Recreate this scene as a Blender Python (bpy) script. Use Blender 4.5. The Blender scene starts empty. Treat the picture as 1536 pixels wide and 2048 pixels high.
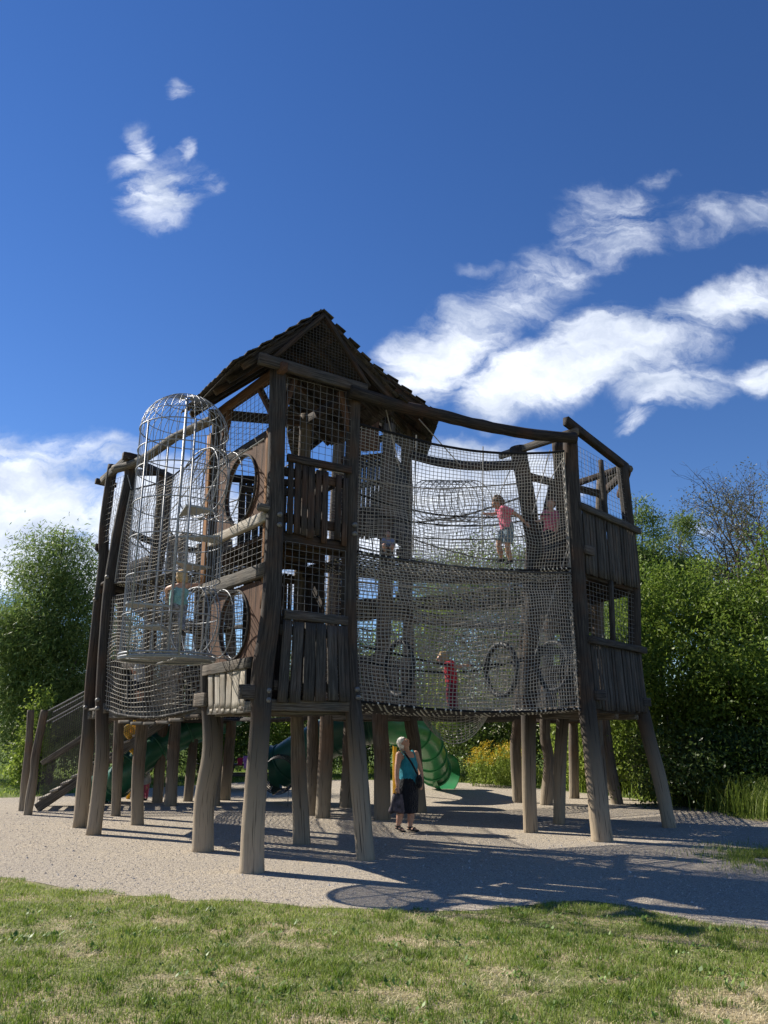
import bpy, math, random
import numpy as np
from mathutils import Vector, Matrix
random.seed(7); RS = np.random.RandomState(7)
S = bpy.context.scene
COL = S.collection

# ---------------------------------------------------------------- camera
FPX = 1539.0; PITCH = math.radians(16.0); EYE = 1.65
cam = bpy.data.cameras.new('camera'); camo = bpy.data.objects.new('camera', cam); COL.objects.link(camo)
cam.sensor_fit = 'VERTICAL'; cam.sensor_height = 34.6; cam.lens = FPX / 2048 * 34.6
cam.clip_end = 2000; cam.clip_start = 0.05
camo.location = (0, 0, EYE); camo.rotation_euler = (math.pi / 2 + PITCH, 0, 0)
S.camera = camo
S.render.resolution_x = 768; S.render.resolution_y = 1024
S.view_settings.view_transform = 'Standard'; S.view_settings.look = 'None'
S.view_settings.gamma = 1; S.view_settings.exposure = 0.9
S.render.engine = 'CYCLES'
S.cycles.max_bounces = 8; S.cycles.transparent_max_bounces = 8

def ray(px, py):
    u = (px - 768) / FPX; v = (1024 - py) / FPX
    return (u, math.cos(PITCH) - v * math.sin(PITCH), math.sin(PITCH) + v * math.cos(PITCH))
def gnd(px, py, z=0.0):          # survey: a measured sight line meets the ground
    r = ray(px, py); t = (z - EYE) / r[2]; return np.array((r[0] * t, r[1] * t, z))
def at(px, py, Y):               # survey: a measured sight line at depth Y
    r = ray(px, py); t = Y / r[1]; return np.array((r[0] * t, Y, EYE + r[2] * t))

# ---------------------------------------------------------------- sun and sky
SUN_EL = math.radians(38.0); sdir = np.array((-0.890, 0.462)); sdir /= np.linalg.norm(sdir)
tosun = Vector((sdir[0] * math.cos(SUN_EL), sdir[1] * math.cos(SUN_EL), math.sin(SUN_EL)))
sl = bpy.data.lights.new('sun', 'SUN'); sl.energy = 4.6; sl.angle = math.radians(0.5); sl.color = (1.0, 0.93, 0.82)
so = bpy.data.objects.new('sun', sl); COL.objects.link(so); so.rotation_euler = tosun.to_track_quat('Z', 'Y').to_euler()
so.location = (-20, 10, 20)

W = bpy.data.worlds.new('World'); S.world = W; W.use_nodes = True
wn = W.node_tree.nodes; wl = W.node_tree.links; wn.clear()
def N(nt, typ, **kw):
    n = nt.nodes.new(typ)
    for k, v in kw.items():
        if k.startswith('i_'):
            key = k[2:]; key = int(key) if key.isdigit() else key.replace('_', ' ')
            n.inputs[key].default_value = v
        else: setattr(n, k, v)
    return n
def M2(nt, op, a, b=None, c=None, clamp=False):
    n = nt.nodes.new('ShaderNodeMath'); n.operation = op; n.use_clamp = clamp
    for i, x in enumerate((a, b, c)):
        if x is None: continue
        if hasattr(x, 'is_output'): nt.links.new(x, n.inputs[i])
        else: n.inputs[i].default_value = x
    return n.outputs[0]
wt = W.node_tree
sky = N(wt, 'ShaderNodeTexSky'); sky.sky_type = 'NISHITA'; sky.sun_disc = False
sky.sun_elevation = SUN_EL; sky.sun_rotation = math.atan2(sdir[0], sdir[1])
sky.altitude = 300; sky.air_density = 1.0; sky.dust_density = 0.0; sky.ozone_density = 3.5
hs = N(wt, 'ShaderNodeHueSaturation'); hs.inputs['Saturation'].default_value = 1.22; hs.inputs['Hue'].default_value = 0.512
wl.new(sky.outputs[0], hs.inputs['Color'])
bg1 = N(wt, 'ShaderNodeBackground', i_Strength=0.068); wl.new(hs.outputs[0], bg1.inputs[0])
tc = N(wt, 'ShaderNodeTexCoord'); sx = N(wt, 'ShaderNodeSeparateXYZ'); wl.new(tc.outputs['Generated'], sx.inputs[0])
yy = M2(wt, 'MAXIMUM', sx.outputs[1], 0.05)
cu = M2(wt, 'DIVIDE', sx.outputs[0], yy); cv = M2(wt, 'DIVIDE', sx.outputs[2], yy)
cc = N(wt, 'ShaderNodeCombineXYZ'); wl.new(cu, cc.inputs[0]); wl.new(cv, cc.inputs[1])
# warp the cloud coordinates a little so the masses have torn edges
wz = N(wt, 'ShaderNodeTexNoise', i_Scale=9.0, i_Detail=5.0, i_Roughness=0.6); wl.new(cc.outputs[0], wz.inputs['Vector'])
wsub = N(wt, 'ShaderNodeVectorMath', operation='SUBTRACT'); wl.new(wz.outputs['Color'], wsub.inputs[0]); wsub.inputs[1].default_value = (.5, .5, .5)
wsc = N(wt, 'ShaderNodeVectorMath', operation='SCALE'); wl.new(wsub.outputs[0], wsc.inputs[0]); wsc.inputs['Scale'].default_value = 0.085
wad = N(wt, 'ShaderNodeVectorMath', operation='ADD'); wl.new(cc.outputs[0], wad.inputs[0]); wl.new(wsc.outputs[0], wad.inputs[1])
CLOUDS = [  # sight px, py, half width, half height, tilt (deg), weight
    (320, 390, 80, 85, -30, .80), (262, 335, 58, 42, -35, .6), (285, 285, 34, 50, 20, .66), (372, 300, 22, 55, 10, .5), (355, 185, 34, 30, 0, .52), (428, 368, 36, 30, -25, .58), (330, 440, 66, 34, 0, .62),
    (1225, 455, 125, 95, 15, .62), (1320, 360, 60, 28, 15, .40), (1420, 440, 160, 62, 14, .46), (1520, 420, 90, 45, 20, .52), (1085, 560, 145, 72, 20, .58),
    (960, 545, 60, 24, 0, .5), (880, 715, 145, 75, 35, 1.15), (1010, 620, 120, 55, 25, .58), (820, 760, 70, 40, 25, .95),
    (1060, 750, 150, 72, 22, 1.25), (1180, 700, 160, 72, 20, 1.15), (1310, 680, 150, 62, 14, 1.0), (1450, 620, 130, 50, 25, .82), (1520, 600, 80, 60, 20, .82),
    (1350, 770, 150, 50, 5, .78), (1270, 835, 60, 28, 10, .72), (1525, 760, 70, 38, -10, .82), (1060, 818, 40, 22, 0, .55),
    (40, 1010, 190, 130, 0, 1.25), (170, 930, 120, 70, 10, .72), (230, 880, 60, 26, 0, .62), (110, 880, 80, 30, 10, .55), (-60, 930, 120, 90, 0, .7), (60, 1120, 200, 70, 0, 1.3),
    (330, 1040, 170, 110, 0, 1.6), (230, 1110, 130, 90, 0, 1.3), (930, 1010, 190, 105, 4, 1.9), (800, 1080, 190, 60, 0, .95), 
    (1390, 1058, 50, 20, 0, .62), (560, 1160, 200, 55, 0, .8), (510, 1010, 60, 30, 0, .3), (290, 245, 20, 20, 0, .3)]
acc = None
for (px, py, hw, hh, tilt, wgt) in CLOUDS:
    r = ray(px, py); u0, v0 = r[0] / r[1], r[2] / r[1]
    ru = ray(px + 10, py); rv = ray(px, py - 10)
    su = abs(ru[0] / ru[1] - u0) / 10; sv = abs(rv[2] / rv[1] - v0) / 10
    mp = N(wt, 'ShaderNodeMapping', vector_type='TEXTURE')
    mp.inputs['Location'].default_value = (u0, v0, 0); mp.inputs['Rotation'].default_value = (0, 0, math.radians(tilt))
    mp.inputs['Scale'].default_value = (hw * su * 1.45, hh * sv * 1.45, 1)
    wl.new(wad.outputs[0], mp.inputs[0])
    ln = N(wt, 'ShaderNodeVectorMath', operation='LENGTH'); wl.new(mp.outputs[0], ln.inputs[0])
    mr = N(wt, 'ShaderNodeMapRange', interpolation_type='SMOOTHSTEP'); wl.new(ln.outputs['Value'], mr.inputs[0])
    mr.inputs[1].default_value = 0.0; mr.inputs[2].default_value = 1.25; mr.inputs[3].default_value = wgt; mr.inputs[4].default_value = 0.0
    acc = mr.outputs[0] if acc is None else M2(wt, 'MAXIMUM', acc, mr.outputs[0])
nm = N(wt, 'ShaderNodeMapping', vector_type='POINT'); nm.inputs['Rotation'].default_value = (0, 0, math.radians(-28)); nm.inputs['Scale'].default_value = (0.62, 1.35, 1)
wl.new(wad.outputs[0], nm.inputs[0])
nz = N(wt, 'ShaderNodeTexNoise', i_Scale=11.0, i_Detail=10.0, i_Roughness=0.62, i_Distortion=0.6); wl.new(nm.outputs[0], nz.inputs['Vector'])
nzf = M2(wt, 'MULTIPLY', M2(wt, 'SUBTRACT', nz.outputs[0], 0.5), 1.9)
front = M2(wt, 'GREATER_THAN', sx.outputs[1], 0.06)
den = M2(wt, 'SUBTRACT', M2(wt, 'ADD', acc, M2(wt, 'MULTIPLY', nzf, M2(wt, 'MULTIPLY', acc, 1.6, clamp=True))), 0.20)
md = N(wt, 'ShaderNodeMapRange', interpolation_type='SMOOTHSTEP'); wl.new(den, md.inputs[0])
md.inputs[1].default_value = 0.03; md.inputs[2].default_value = 0.78; md.inputs[3].default_value = 0.0; md.inputs[4].default_value = 0.93
dens = M2(wt, 'MULTIPLY', md.outputs[0], front)
# clouds over the rest of the sky, seen only from elsewhere
shade = N(wt, 'ShaderNodeTexNoise', i_Scale=8.0, i_Detail=6.0, i_Roughness=0.6); wl.new(nm.outputs[0], shade.inputs['Vector'])
cr = N(wt, 'ShaderNodeValToRGB'); wl.new(shade.outputs[0], cr.inputs[0])
cr.color_ramp.elements[0].position = 0.36; cr.color_ramp.elements[0].color = (0.40, 0.46, 0.58, 1)
cr.color_ramp.elements[1].position = 0.60; cr.color_ramp.elements[1].color = (0.76, 0.80, 0.87, 1)
bg2 = N(wt, 'ShaderNodeBackground', i_Strength=0.78); wl.new(cr.outputs[0], bg2.inputs[0])
mx = N(wt, 'ShaderNodeMixShader'); wl.new(dens, mx.inputs[0]); wl.new(bg1.outputs[0], mx.inputs[1]); wl.new(bg2.outputs[0], mx.inputs[2])
wo = N(wt, 'ShaderNodeOutputWorld'); wl.new(mx.outputs[0], wo.inputs[0])

# ---------------------------------------------------------------- mesh helpers
class MB:
    """collects verts, quads, tris and polys; gc = grain coordinate, rnd = tint per piece"""
    def __init__(s): s.v = []; s.g = []; s.r = []; s.q = []; s.t = []; s.p = []; s.n = 0
    def add(s, V, quads=None, tris=None, polys=None, gc=None, rnd=None):
        V = np.asarray(V, float).reshape(-1, 3); k = len(V)
        s.v.append(V); s.g.append(V if gc is None else np.asarray(gc, float).reshape(-1, 3))
        if rnd is None: rnd = random.random()
        s.r.append(np.full(k, rnd) if np.isscalar(rnd) else np.asarray(rnd, float))
        if quads is not None and len(quads): s.q.append(np.asarray(quads, np.int64) + s.n)
        if tris is not None and len(tris): s.t.append(np.asarray(tris, np.int64) + s.n)
        if polys: s.p += [[i + s.n for i in p] for p in polys]
        s.n += k
    def build(s, name, mat, parent=None, smooth=True, base=None):
        me = bpy.data.meshes.new(name); V = np.concatenate(s.v) if s.v else np.zeros((0, 3))
        off = np.array(parent['_b']) if parent is not None else np.array(base if base is not None else (0, 0, 0), float)
        V = V - off
        me.vertices.add(len(V)); me.vertices.foreach_set('co', V.ravel())
        Q = np.concatenate(s.q) if s.q else np.zeros((0, 4), np.int64)
        T = np.concatenate(s.t) if s.t else np.zeros((0, 3), np.int64)
        loops = [Q.ravel(), T.ravel()]; tot = [np.full(len(Q), 4), np.full(len(T), 3)]
        for p in s.p: loops.append(np.array(p)); tot.append(np.array([len(p)]))
        L = np.concatenate(loops); C = np.concatenate(tot); st = np.concatenate(([0], np.cumsum(C)[:-1])) if len(C) else C
        me.loops.add(len(L)); me.loops.foreach_set('vertex_index', L.astype(np.int32))
        me.polygons.add(len(C)); me.polygons.foreach_set('loop_start', st.astype(np.int32)); me.polygons.foreach_set('loop_total', C.astype(np.int32))
        me.polygons.foreach_set('use_smooth', np.full(len(C), bool(smooth)))
        a = me.attributes.new('gc', 'FLOAT_VECTOR', 'POINT'); a.data.foreach_set('vector', np.concatenate(s.g).ravel())
        a = me.attributes.new('rnd', 'FLOAT', 'POINT'); a.data.foreach_set('value', np.concatenate(s.r))
        me.update(calc_edges=True); me.validate()
        me.materials.append(mat)
        o = bpy.data.objects.new(name, me); COL.objects.link(o)
        if parent is not None: o.parent = parent; o['_b'] = list(off)
        else: o.location = off; o['_b'] = list(off)
        return o

def tag(o, label=None, cat=None, group=None, kind=None):
    for k, v in (('label', label), ('category', cat), ('group', group), ('kind', kind)):
        if v: o[k] = v
    return o
def empty(name, loc, label, cat, group=None):
    o = bpy.data.objects.new(name, None); COL.objects.link(o); o.location = loc; o['_b'] = list(loc)
    o.empty_display_size = .2
    return tag(o, label, cat, group)

def cr_path(P, n):
    P = np.asarray(P, float)
    if len(P) == 2:
        t = np.linspace(0, 1, n)[:, None]; return P[0] * (1 - t) + P[1] * t
    Q = np.vstack([2 * P[0] - P[1], P, 2 * P[-1] - P[-2]]); out = []
    for t in np.linspace(0, len(P) - 1 - 1e-9, n):
        i = int(t); f = t - i; a, b, c, d = Q[i:i + 4]
        out.append(.5 * ((2 * b) + (-a + c) * f + (2 * a - 5 * b + 4 * c - d) * f * f + (-a + 3 * b - 3 * c + d) * f ** 3))
    return np.array(out)
def frames(P, ref=None):
    T = np.gradient(P, axis=0); T /= np.linalg.norm(T, axis=1)[:, None] + 1e-12
    if ref is None: ref = np.array((1., 0, 0)) if abs(T[0][0]) < .8 else np.array((0, 1., 0))
    ref = np.asarray(ref, float); A = ref - T * (T @ ref)[:, None]; A /= np.linalg.norm(A, axis=1)[:, None] + 1e-12
    return T, A, np.cross(T, A)
def sweep(mb, P, rx, ry=None, n=10, ref=None, cap=True, wob=None, gc0=None, rnd=None, open_=False, power=1.0):
    """closed tube along P with elliptic half axes rx (along ref) and ry"""
    P = np.asarray(P, float); m = len(P); rx = np.broadcast_to(rx, m).astype(float); ry = rx if ry is None else np.broadcast_to(ry, m).astype(float)
    T, A, B = frames(P, ref); th = np.arange(n) * 2 * math.pi / n
    c, s_ = np.cos(th), np.sin(th)
    if power != 1.0: c = np.sign(c) * abs(c) ** power; s_ = np.sign(s_) * abs(s_) ** power
    w = np.ones((m, n)) if wob is None else wob
    V = P[:, None, :] + A[:, None, :] * (rx[:, None] * c * w)[..., None] + B[:, None, :] * (ry[:, None] * s_ * w)[..., None]
    L = np.concatenate(([0], np.cumsum(np.linalg.norm(np.diff(P, axis=0), axis=1))))
    g = np.stack([np.broadcast_to(rx[:, None] * c, (m, n)), np.broadcast_to(ry[:, None] * s_, (m, n)), np.broadcast_to(L[:, None], (m, n))], -1)
    g = g + (np.array(gc0) if gc0 is not None else np.array([random.uniform(0, 9), random.uniform(0, 9), random.uniform(0, 9)]))
    i, j = np.meshgrid(np.arange(m - 1), np.arange(n), indexing='ij'); j2 = (j + 1) % n
    q = np.stack([i * n + j, i * n + j2, (i + 1) * n + j2, (i + 1) * n + j], -1).reshape(-1, 4)
    polys = [list(range(n))[::-1], [(m - 1) * n + k for k in range(n)]] if cap else None
    mb.add(V.reshape(-1, 3), quads=q, polys=polys, gc=g.reshape(-1, 3), rnd=rnd)
def tube(mb, P, r, k=3, rnd=.5): sweep(mb, P, r, n=k, cap=False, rnd=rnd, gc0=(0, 0, 0))
def ring(mb, c, ax, r, tr, n=32, k=5, a0=0, a1=2 * math.pi, sc=1.0):
    ax = np.asarray(ax, float); ax /= np.linalg.norm(ax); u = np.cross(ax, (0, 0, 1.)); u = np.array((1., 0, 0)) if np.linalg.norm(u) < .01 else u / np.linalg.norm(u); v = np.cross(u, ax)
    t = np.linspace(a0, a1, n); P = np.asarray(c) + r * (np.cos(t)[:, None] * u + sc * np.sin(t)[:, None] * v)
    ref = ax; sweep(mb, P, tr, n=k, cap=False, ref=ref, gc0=(0, 0, 0))
def beam(mb, p0, p1, w, h, up=(0, 0, 1), seg=7, jit=.06, bow=0.0, rnd=None):
    """hewn timber of rectangular section, slightly uneven; w across, h along up"""
    p0 = np.asarray(p0, float); p1 = np.asarray(p1, float); t = np.linspace(0, 1, seg)[:, None]
    P = p0 * (1 - t) + p1 * t; d = (p1 - p0) / np.linalg.norm(p1 - p0); up = np.asarray(up, float)
    up = up - d * (d @ up); up /= np.linalg.norm(up); sd = np.cross(d, up)
    P = P + up * (bow * np.sin(math.pi * t)); L = np.linalg.norm(p1 - p0)
    c = .86
    prof = np.array([(-1, -c), (-c, -1), (c, -1), (1, -c), (1, c), (c, 1), (-c, 1), (-1, c)]); V = []; G = []
    o = np.array([random.uniform(0, 9) for _ in range(3)])
    for i in range(seg):
        jw = 1 + random.uniform(-jit, jit); jh = 1 + random.uniform(-jit, jit)
        for (a, b) in prof:
            V.append(P[i] + sd * a * w / 2 * jw + up * b * h / 2 * jh); G.append((a * w / 2, b * h / 2, i / (seg - 1) * L))
    n = 8; q = [(i * n + j, i * n + (j + 1) % n, (i + 1) * n + (j + 1) % n, (i + 1) * n + j) for i in range(seg - 1) for j in range(n)]
    mb.add(V, quads=q, polys=[list(range(n))[::-1], [(seg - 1) * n + k for k in range(n)]], gc=np.array(G) + o, rnd=rnd)
def plank(mb, p0, p1, w, t, nrm, seg=6, jit=.12, rnd=None): beam(mb, p0, p1, w, t, up=nrm, seg=seg, jit=jit, rnd=rnd)
def blob(mb, c, ax, R=None, nu=14, nv=9, wob=0.0, rnd=None):
    th = np.linspace(0, math.pi, nv); ph = np.arange(nu) * 2 * math.pi / nu
    V = np.stack([np.outer(np.sin(th), np.cos(ph)), np.outer(np.sin(th), np.sin(ph)), np.outer(np.cos(th), np.ones(nu))], -1).reshape(-1, 3)
    if wob: V = V * (1 + RS.uniform(-wob, wob, len(V))[:, None])
    V = V * np.asarray(ax)
    if R is not None: V = V @ np.asarray(R).T
    i, j = np.meshgrid(np.arange(nv - 1), np.arange(nu), indexing='ij'); j2 = (j + 1) % nu
    q = np.stack([i * nu + j, (i + 1) * nu + j, (i + 1) * nu + j2, i * nu + j2], -1).reshape(-1, 4)
    mb.add(V + np.asarray(c), quads=q, rnd=rnd)
def vnoise(x, y, seed=0):
    xi = np.floor(x).astype(int); yi = np.floor(y).astype(int); fx = x - xi; fy = y - yi
    fx = fx * fx * (3 - 2 * fx); fy = fy * fy * (3 - 2 * fy)
    def h(a, b):
        k = (a * 374761393 + b * 668265263 + seed * 974634777) & 0xffffffff
        k = ((k ^ (k >> 13)) * 1274126177) & 0xffffffff
        return ((k ^ (k >> 16)) & 0xffff) / 65535.
    return (h(xi, yi) * (1 - fx) + h(xi + 1, yi) * fx) * (1 - fy) + (h(xi, yi + 1) * (1 - fx) + h(xi + 1, yi + 1) * fx) * fy
def fbm(x, y, seed=0, o=4):
    return sum(vnoise(x * 2 ** i, y * 2 ** i, seed + i) / 2 ** (i + 1) for i in range(o)) / (1 - .5 ** o)

# ---------------------------------------------------------------- materials
def newmat(name):
    m = bpy.data.materials.new(name); m.use_nodes = True; nt = m.node_tree; b = nt.nodes['Principled BSDF']; return m, nt, b
def ramp(nt, fac, stops):
    r = nt.nodes.new('ShaderNodeValToRGB'); nt.links.new(fac, r.inputs[0]); e = r.color_ramp.elements
    while len(e) < len(stops): e.new(.5)
    for k, (p, c) in enumerate(stops): e[k].position = p; e[k].color = (*c, 1)
    return r.outputs[0]
def mixc(nt, f, a, b, mode='MIX'):
    m = nt.nodes.new('ShaderNodeMix'); m.data_type = 'RGBA'; m.blend_type = mode
    for x, i in ((f, 0), (a, 6), (b, 7)):
        if hasattr(x, 'is_output'): nt.links.new(x, m.inputs[i])
        elif i == 0: m.inputs[0].default_value = x
        else: m.inputs[i].default_value = (*x, 1)
    return m.outputs[2]
def attr(nt, n): a = nt.nodes.new('ShaderNodeAttribute'); a.attribute_name = n; return a
def wood(name, lo, hi, warm=None, warmamt=.25, base=None, base_h=2.0, rough=.85, bump=.5, streak=(34, 34, 1.7)):
    m, nt, b = newmat(name); g = attr(nt, 'gc'); rn = attr(nt, 'rnd')
    mp = N(nt, 'ShaderNodeMapping'); mp.inputs['Scale'].default_value = streak; nt.links.new(g.outputs['Vector'], mp.inputs[0])
    n1 = N(nt, 'ShaderNodeTexNoise', i_Scale=1.6, i_Detail=6.0, i_Roughness=.65, i_Distortion=.4); nt.links.new(mp.outputs[0], n1.inputs['Vector'])
    n2 = N(nt, 'ShaderNodeTexNoise', i_Scale=2.2, i_Detail=3.0); nt.links.new(g.outputs['Vector'], n2.inputs['Vector'])
    c = ramp(nt, n1.outputs[0], [(.32, [x * .7 for x in lo]), (.45, lo), (.70, hi)])
    if warm: c = mixc(nt, M2(nt, 'MULTIPLY', ramp_f(nt, n2.outputs[0], .45, .68), warmamt), c, warm)
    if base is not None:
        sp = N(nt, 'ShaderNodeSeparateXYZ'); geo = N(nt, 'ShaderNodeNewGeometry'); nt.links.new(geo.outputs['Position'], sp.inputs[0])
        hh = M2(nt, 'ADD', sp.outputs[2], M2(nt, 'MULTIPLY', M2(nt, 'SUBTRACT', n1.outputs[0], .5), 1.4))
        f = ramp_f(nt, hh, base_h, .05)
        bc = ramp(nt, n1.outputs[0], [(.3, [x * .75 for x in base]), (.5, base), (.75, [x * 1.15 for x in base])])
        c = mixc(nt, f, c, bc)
    n3 = N(nt, 'ShaderNodeTexNoise', i_Scale=1.1, i_Detail=2.0, i_Distortion=.2); mp3 = N(nt, 'ShaderNodeMapping'); mp3.inputs['Scale'].default_value = (60, 60, 1.1); nt.links.new(g.outputs['Vector'], mp3.inputs[0]); nt.links.new(mp3.outputs[0], n3.inputs['Vector'])
    crk = ramp_f(nt, n3.outputs[0], .60, .68); c = mixc(nt, M2(nt, 'MULTIPLY', crk, .8), c, [x * .3 for x in lo])
    v = M2(nt, 'ADD', M2(nt, 'MULTIPLY', rn.outputs['Fac'], .6), .7)
    hsv = N(nt, 'ShaderNodeHueSaturation'); nt.links.new(c, hsv.inputs['Color']); nt.links.new(v, hsv.inputs['Value'])
    nt.links.new(hsv.outputs[0], b.inputs['Base Color']); b.inputs['Roughness'].default_value = rough
    b.inputs['Specular IOR Level'].default_value = .25
    bp = N(nt, 'ShaderNodeBump', i_Strength=bump, i_Distance=.012); nt.links.new(M2(nt, 'SUBTRACT', n1.outputs[0], M2(nt, 'MULTIPLY', crk, .8)), bp.inputs['Height']); nt.links.new(bp.outputs[0], b.inputs['Normal'])
    return m
def ramp_f(nt, x, a, b_):
    mr = N(nt, 'ShaderNodeMapRange', interpolation_type='SMOOTHSTEP'); nt.links.new(x, mr.inputs[0])
    if a < b_: mr.inputs[1].default_value = a; mr.inputs[2].default_value = b_; mr.inputs[3].default_value = 0; mr.inputs[4].default_value = 1
    else: mr.inputs[1].default_value = b_; mr.inputs[2].default_value = a; mr.inputs[3].default_value = 1; mr.inputs[4].default_value = 0
    return mr.outputs[0]
def plain(name, col, rough=.7, metal=0.0, var=.25, scale=14, bump=.2, spec=.4, sheen=0):
    m, nt, b = newmat(name); tcn = N(nt, 'ShaderNodeTexCoord')
    n = N(nt, 'ShaderNodeTexNoise', i_Scale=float(scale), i_Detail=5.0); nt.links.new(tcn.outputs['Object'], n.inputs['Vector'])
    c = ramp(nt, n.outputs[0], [(.3, [x * (1 - var) for x in col]), (.7, [min(1, x * (1 + var)) for x in col])])
    nt.links.new(c, b.inputs['Base Color']); b.inputs['Roughness'].default_value = rough; b.inputs['Metallic'].default_value = metal
    b.inputs['Specular IOR Level'].default_value = spec
    if sheen: b.inputs['Sheen Weight'].default_value = sheen
    bp = N(nt, 'ShaderNodeBump', i_Strength=bump, i_Distance=.01); nt.links.new(n.outputs[0], bp.inputs['Height']); nt.links.new(bp.outputs[0], b.inputs['Normal'])
    return m
MW = dict(
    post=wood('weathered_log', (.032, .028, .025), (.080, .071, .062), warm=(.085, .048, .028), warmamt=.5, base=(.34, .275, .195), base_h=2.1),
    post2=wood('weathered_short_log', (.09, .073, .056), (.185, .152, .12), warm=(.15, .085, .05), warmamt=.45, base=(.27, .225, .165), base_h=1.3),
    beam=wood('grey_timber', (.075, .067, .056), (.21, .19, .16), warm=(.20, .13, .08), warmamt=.25),
    dark=wood('dark_timber', (.026, .021, .018), (.085, .07, .057), warm=(.11, .05, .025), warmamt=.4),
    board=wood('grey_boards', (.038, .035, .032), (.105, .098, .089), warm=(.15, .09, .06), warmamt=.2),
    red=wood('sheltered_brown_timber', (.065, .034, .020), (.17, .088, .048), warm=(.10, .05, .03), warmamt=.5),
    orange=wood('unweathered_orange_timber', (.22, .10, .035), (.44, .22, .09), warm=(.10, .05, .03), warmamt=.4),
    pale=wood('pale_boards', (.26, .23, .19), (.46, .43, .37), warm=(.30, .22, .14), warmamt=.3),
    shingle=wood('roof_shingles', (.035, .03, .026), (.12, .105, .09), streak=(18, 18, 4)))
def ropemat(name, col, rough=.85):
    m, nt, b = newmat(name); geo = N(nt, 'ShaderNodeNewGeometry')
    n = N(nt, 'ShaderNodeTexNoise', i_Scale=60.0, i_Detail=2.0); nt.links.new(geo.outputs['Position'], n.inputs['Vector'])
    n2 = N(nt, 'ShaderNodeTexNoise', i_Scale=1.1, i_Detail=2.0); nt.links.new(geo.outputs['Position'], n2.inputs['Vector'])
    c = ramp(nt, n.outputs[0], [(.35, [x * .6 for x in col]), (.65, [x * 1.15 for x in col])])
    c = mixc(nt, ramp_f(nt, n2.outputs[0], .35, .65), c, [x * .7 for x in col])
    rn = attr(nt, 'rnd'); c = mixc(nt, M2(nt, 'GREATER_THAN', rn.outputs['Fac'], .975), c, (.60, .57, .50))
    nt.links.new(c, b.inputs['Base Color']); b.inputs['Roughness'].default_value = rough; b.inputs['Specular IOR Level'].default_value = .2
    return m
MR = dict(net=ropemat('beige_net_rope', (.42, .385, .33)), netd=ropemat('dark_net_rope', (.085, .08, .075)), rope=ropemat('pale_rope', (.38, .37, .35)),
          black=ropemat('black_rope', (.016, .016, .018)), green=ropemat('green_net', (.03, .09, .06)))
MS = plain('galvanised_steel', (.235, .245, .26), rough=.5, metal=.3, var=.2, scale=30, bump=.1)
MSD = plain('dull_steel_wire', (.20, .195, .19), rough=.6, metal=.4, var=.2, scale=30, bump=.1)
MPLATE = plain('chequered_plate', (.30, .30, .285), rough=.5, metal=.4, var=.2, scale=60, bump=.4)
# ---------------------------------------------------------------- ground, gravel, lawn
def ground_mat():
    m, nt, b = newmat('lawn_soil'); geo = N(nt, 'ShaderNodeNewGeometry')
    n1 = N(nt, 'ShaderNodeTexNoise', i_Scale=1.3, i_Detail=6.0, i_Roughness=.65); nt.links.new(geo.outputs['Position'], n1.inputs['Vector'])
    n2 = N(nt, 'ShaderNodeTexNoise', i_Scale=38.0, i_Detail=4.0, i_Roughness=.7); nt.links.new(geo.outputs['Position'], n2.inputs['Vector'])
    straw = ramp(nt, n2.outputs[0], [(.3, (.20, .15, .085)), (.5, (.42, .34, .21)), (.72, (.60, .51, .35))])
    green = ramp(nt, n2.outputs[0], [(.3, (.035, .065, .012)), (.5, (.085, .135, .025)), (.7, (.17, .22, .055))])
    sp = N(nt, 'ShaderNodeSeparateXYZ'); nt.links.new(geo.outputs['Position'], sp.inputs[0])
    f = ramp_f(nt, n1.outputs[0], .42, .62); far = ramp_f(nt, sp.outputs[1], 14.0, 24.0)
    f2 = M2(nt, 'MULTIPLY', f, M2(nt, 'SUBTRACT', 1.0, M2(nt, 'MULTIPLY', far, .85)))
    c = mixc(nt, M2(nt, 'ADD', M2(nt, 'MULTIPLY', f2, .65), M2(nt, 'MULTIPLY', M2(nt, 'SUBTRACT', 1.0, far), .3)), green, straw)
    nt.links.new(c, b.inputs['Base Color']); b.inputs['Roughness'].default_value = .95; b.inputs['Specular IOR Level'].default_value = .1
    bp = N(nt, 'ShaderNodeBump', i_Strength=.8, i_Distance=.03); nt.links.new(n2.outputs[0], bp.inputs['Height']); nt.links.new(bp.outputs[0], b.inputs['Normal'])
    return m
def gravel_mat():
    m, nt, b = newmat('fine_gravel'); geo = N(nt, 'ShaderNodeNewGeometry')
    def no(s, d, r=.6): n = N(nt, 'ShaderNodeTexNoise', i_Scale=float(s), i_Detail=float(d), i_Roughness=r); nt.links.new(geo.outputs['Position'], n.inputs['Vector']); return n.outputs[0]
    a = no(.35, 4); f = no(75, 3, .75); p = no(2.2, 5, .7); q = no(16, 4, .8)
    c = ramp(nt, f, [(.34, (.16, .133, .102)), (.5, (.43, .37, .285)), (.66, (.73, .645, .52))])
    c = mixc(nt, M2(nt, 'MULTIPLY', ramp_f(nt, p, .52, .68), .5), c, (.50, .42, .30))
    c = mixc(nt, M2(nt, 'MULTIPLY', ramp_f(nt, q, .50, .64), .6), c, (.22, .19, .165))
    c = mixc(nt, M2(nt, 'MULTIPLY', ramp_f(nt, a, .4, .65), .25), c, (.30, .275, .25))
    nt.links.new(c, b.inputs['Base Color']); b.inputs['Roughness'].default_value = .95; b.inputs['Specular IOR Level'].default_value = .1
    h = M2(nt, 'ADD', M2(nt, 'MULTIPLY', f, .5), M2(nt, 'MULTIPLY', q, 1.2))
    bp = N(nt, 'ShaderNodeBump', i_Strength=.9, i_Distance=.03); nt.links.new(h, bp.inputs['Height']); nt.links.new(bp.outputs[0], b.inputs['Normal'])
    return m
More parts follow.
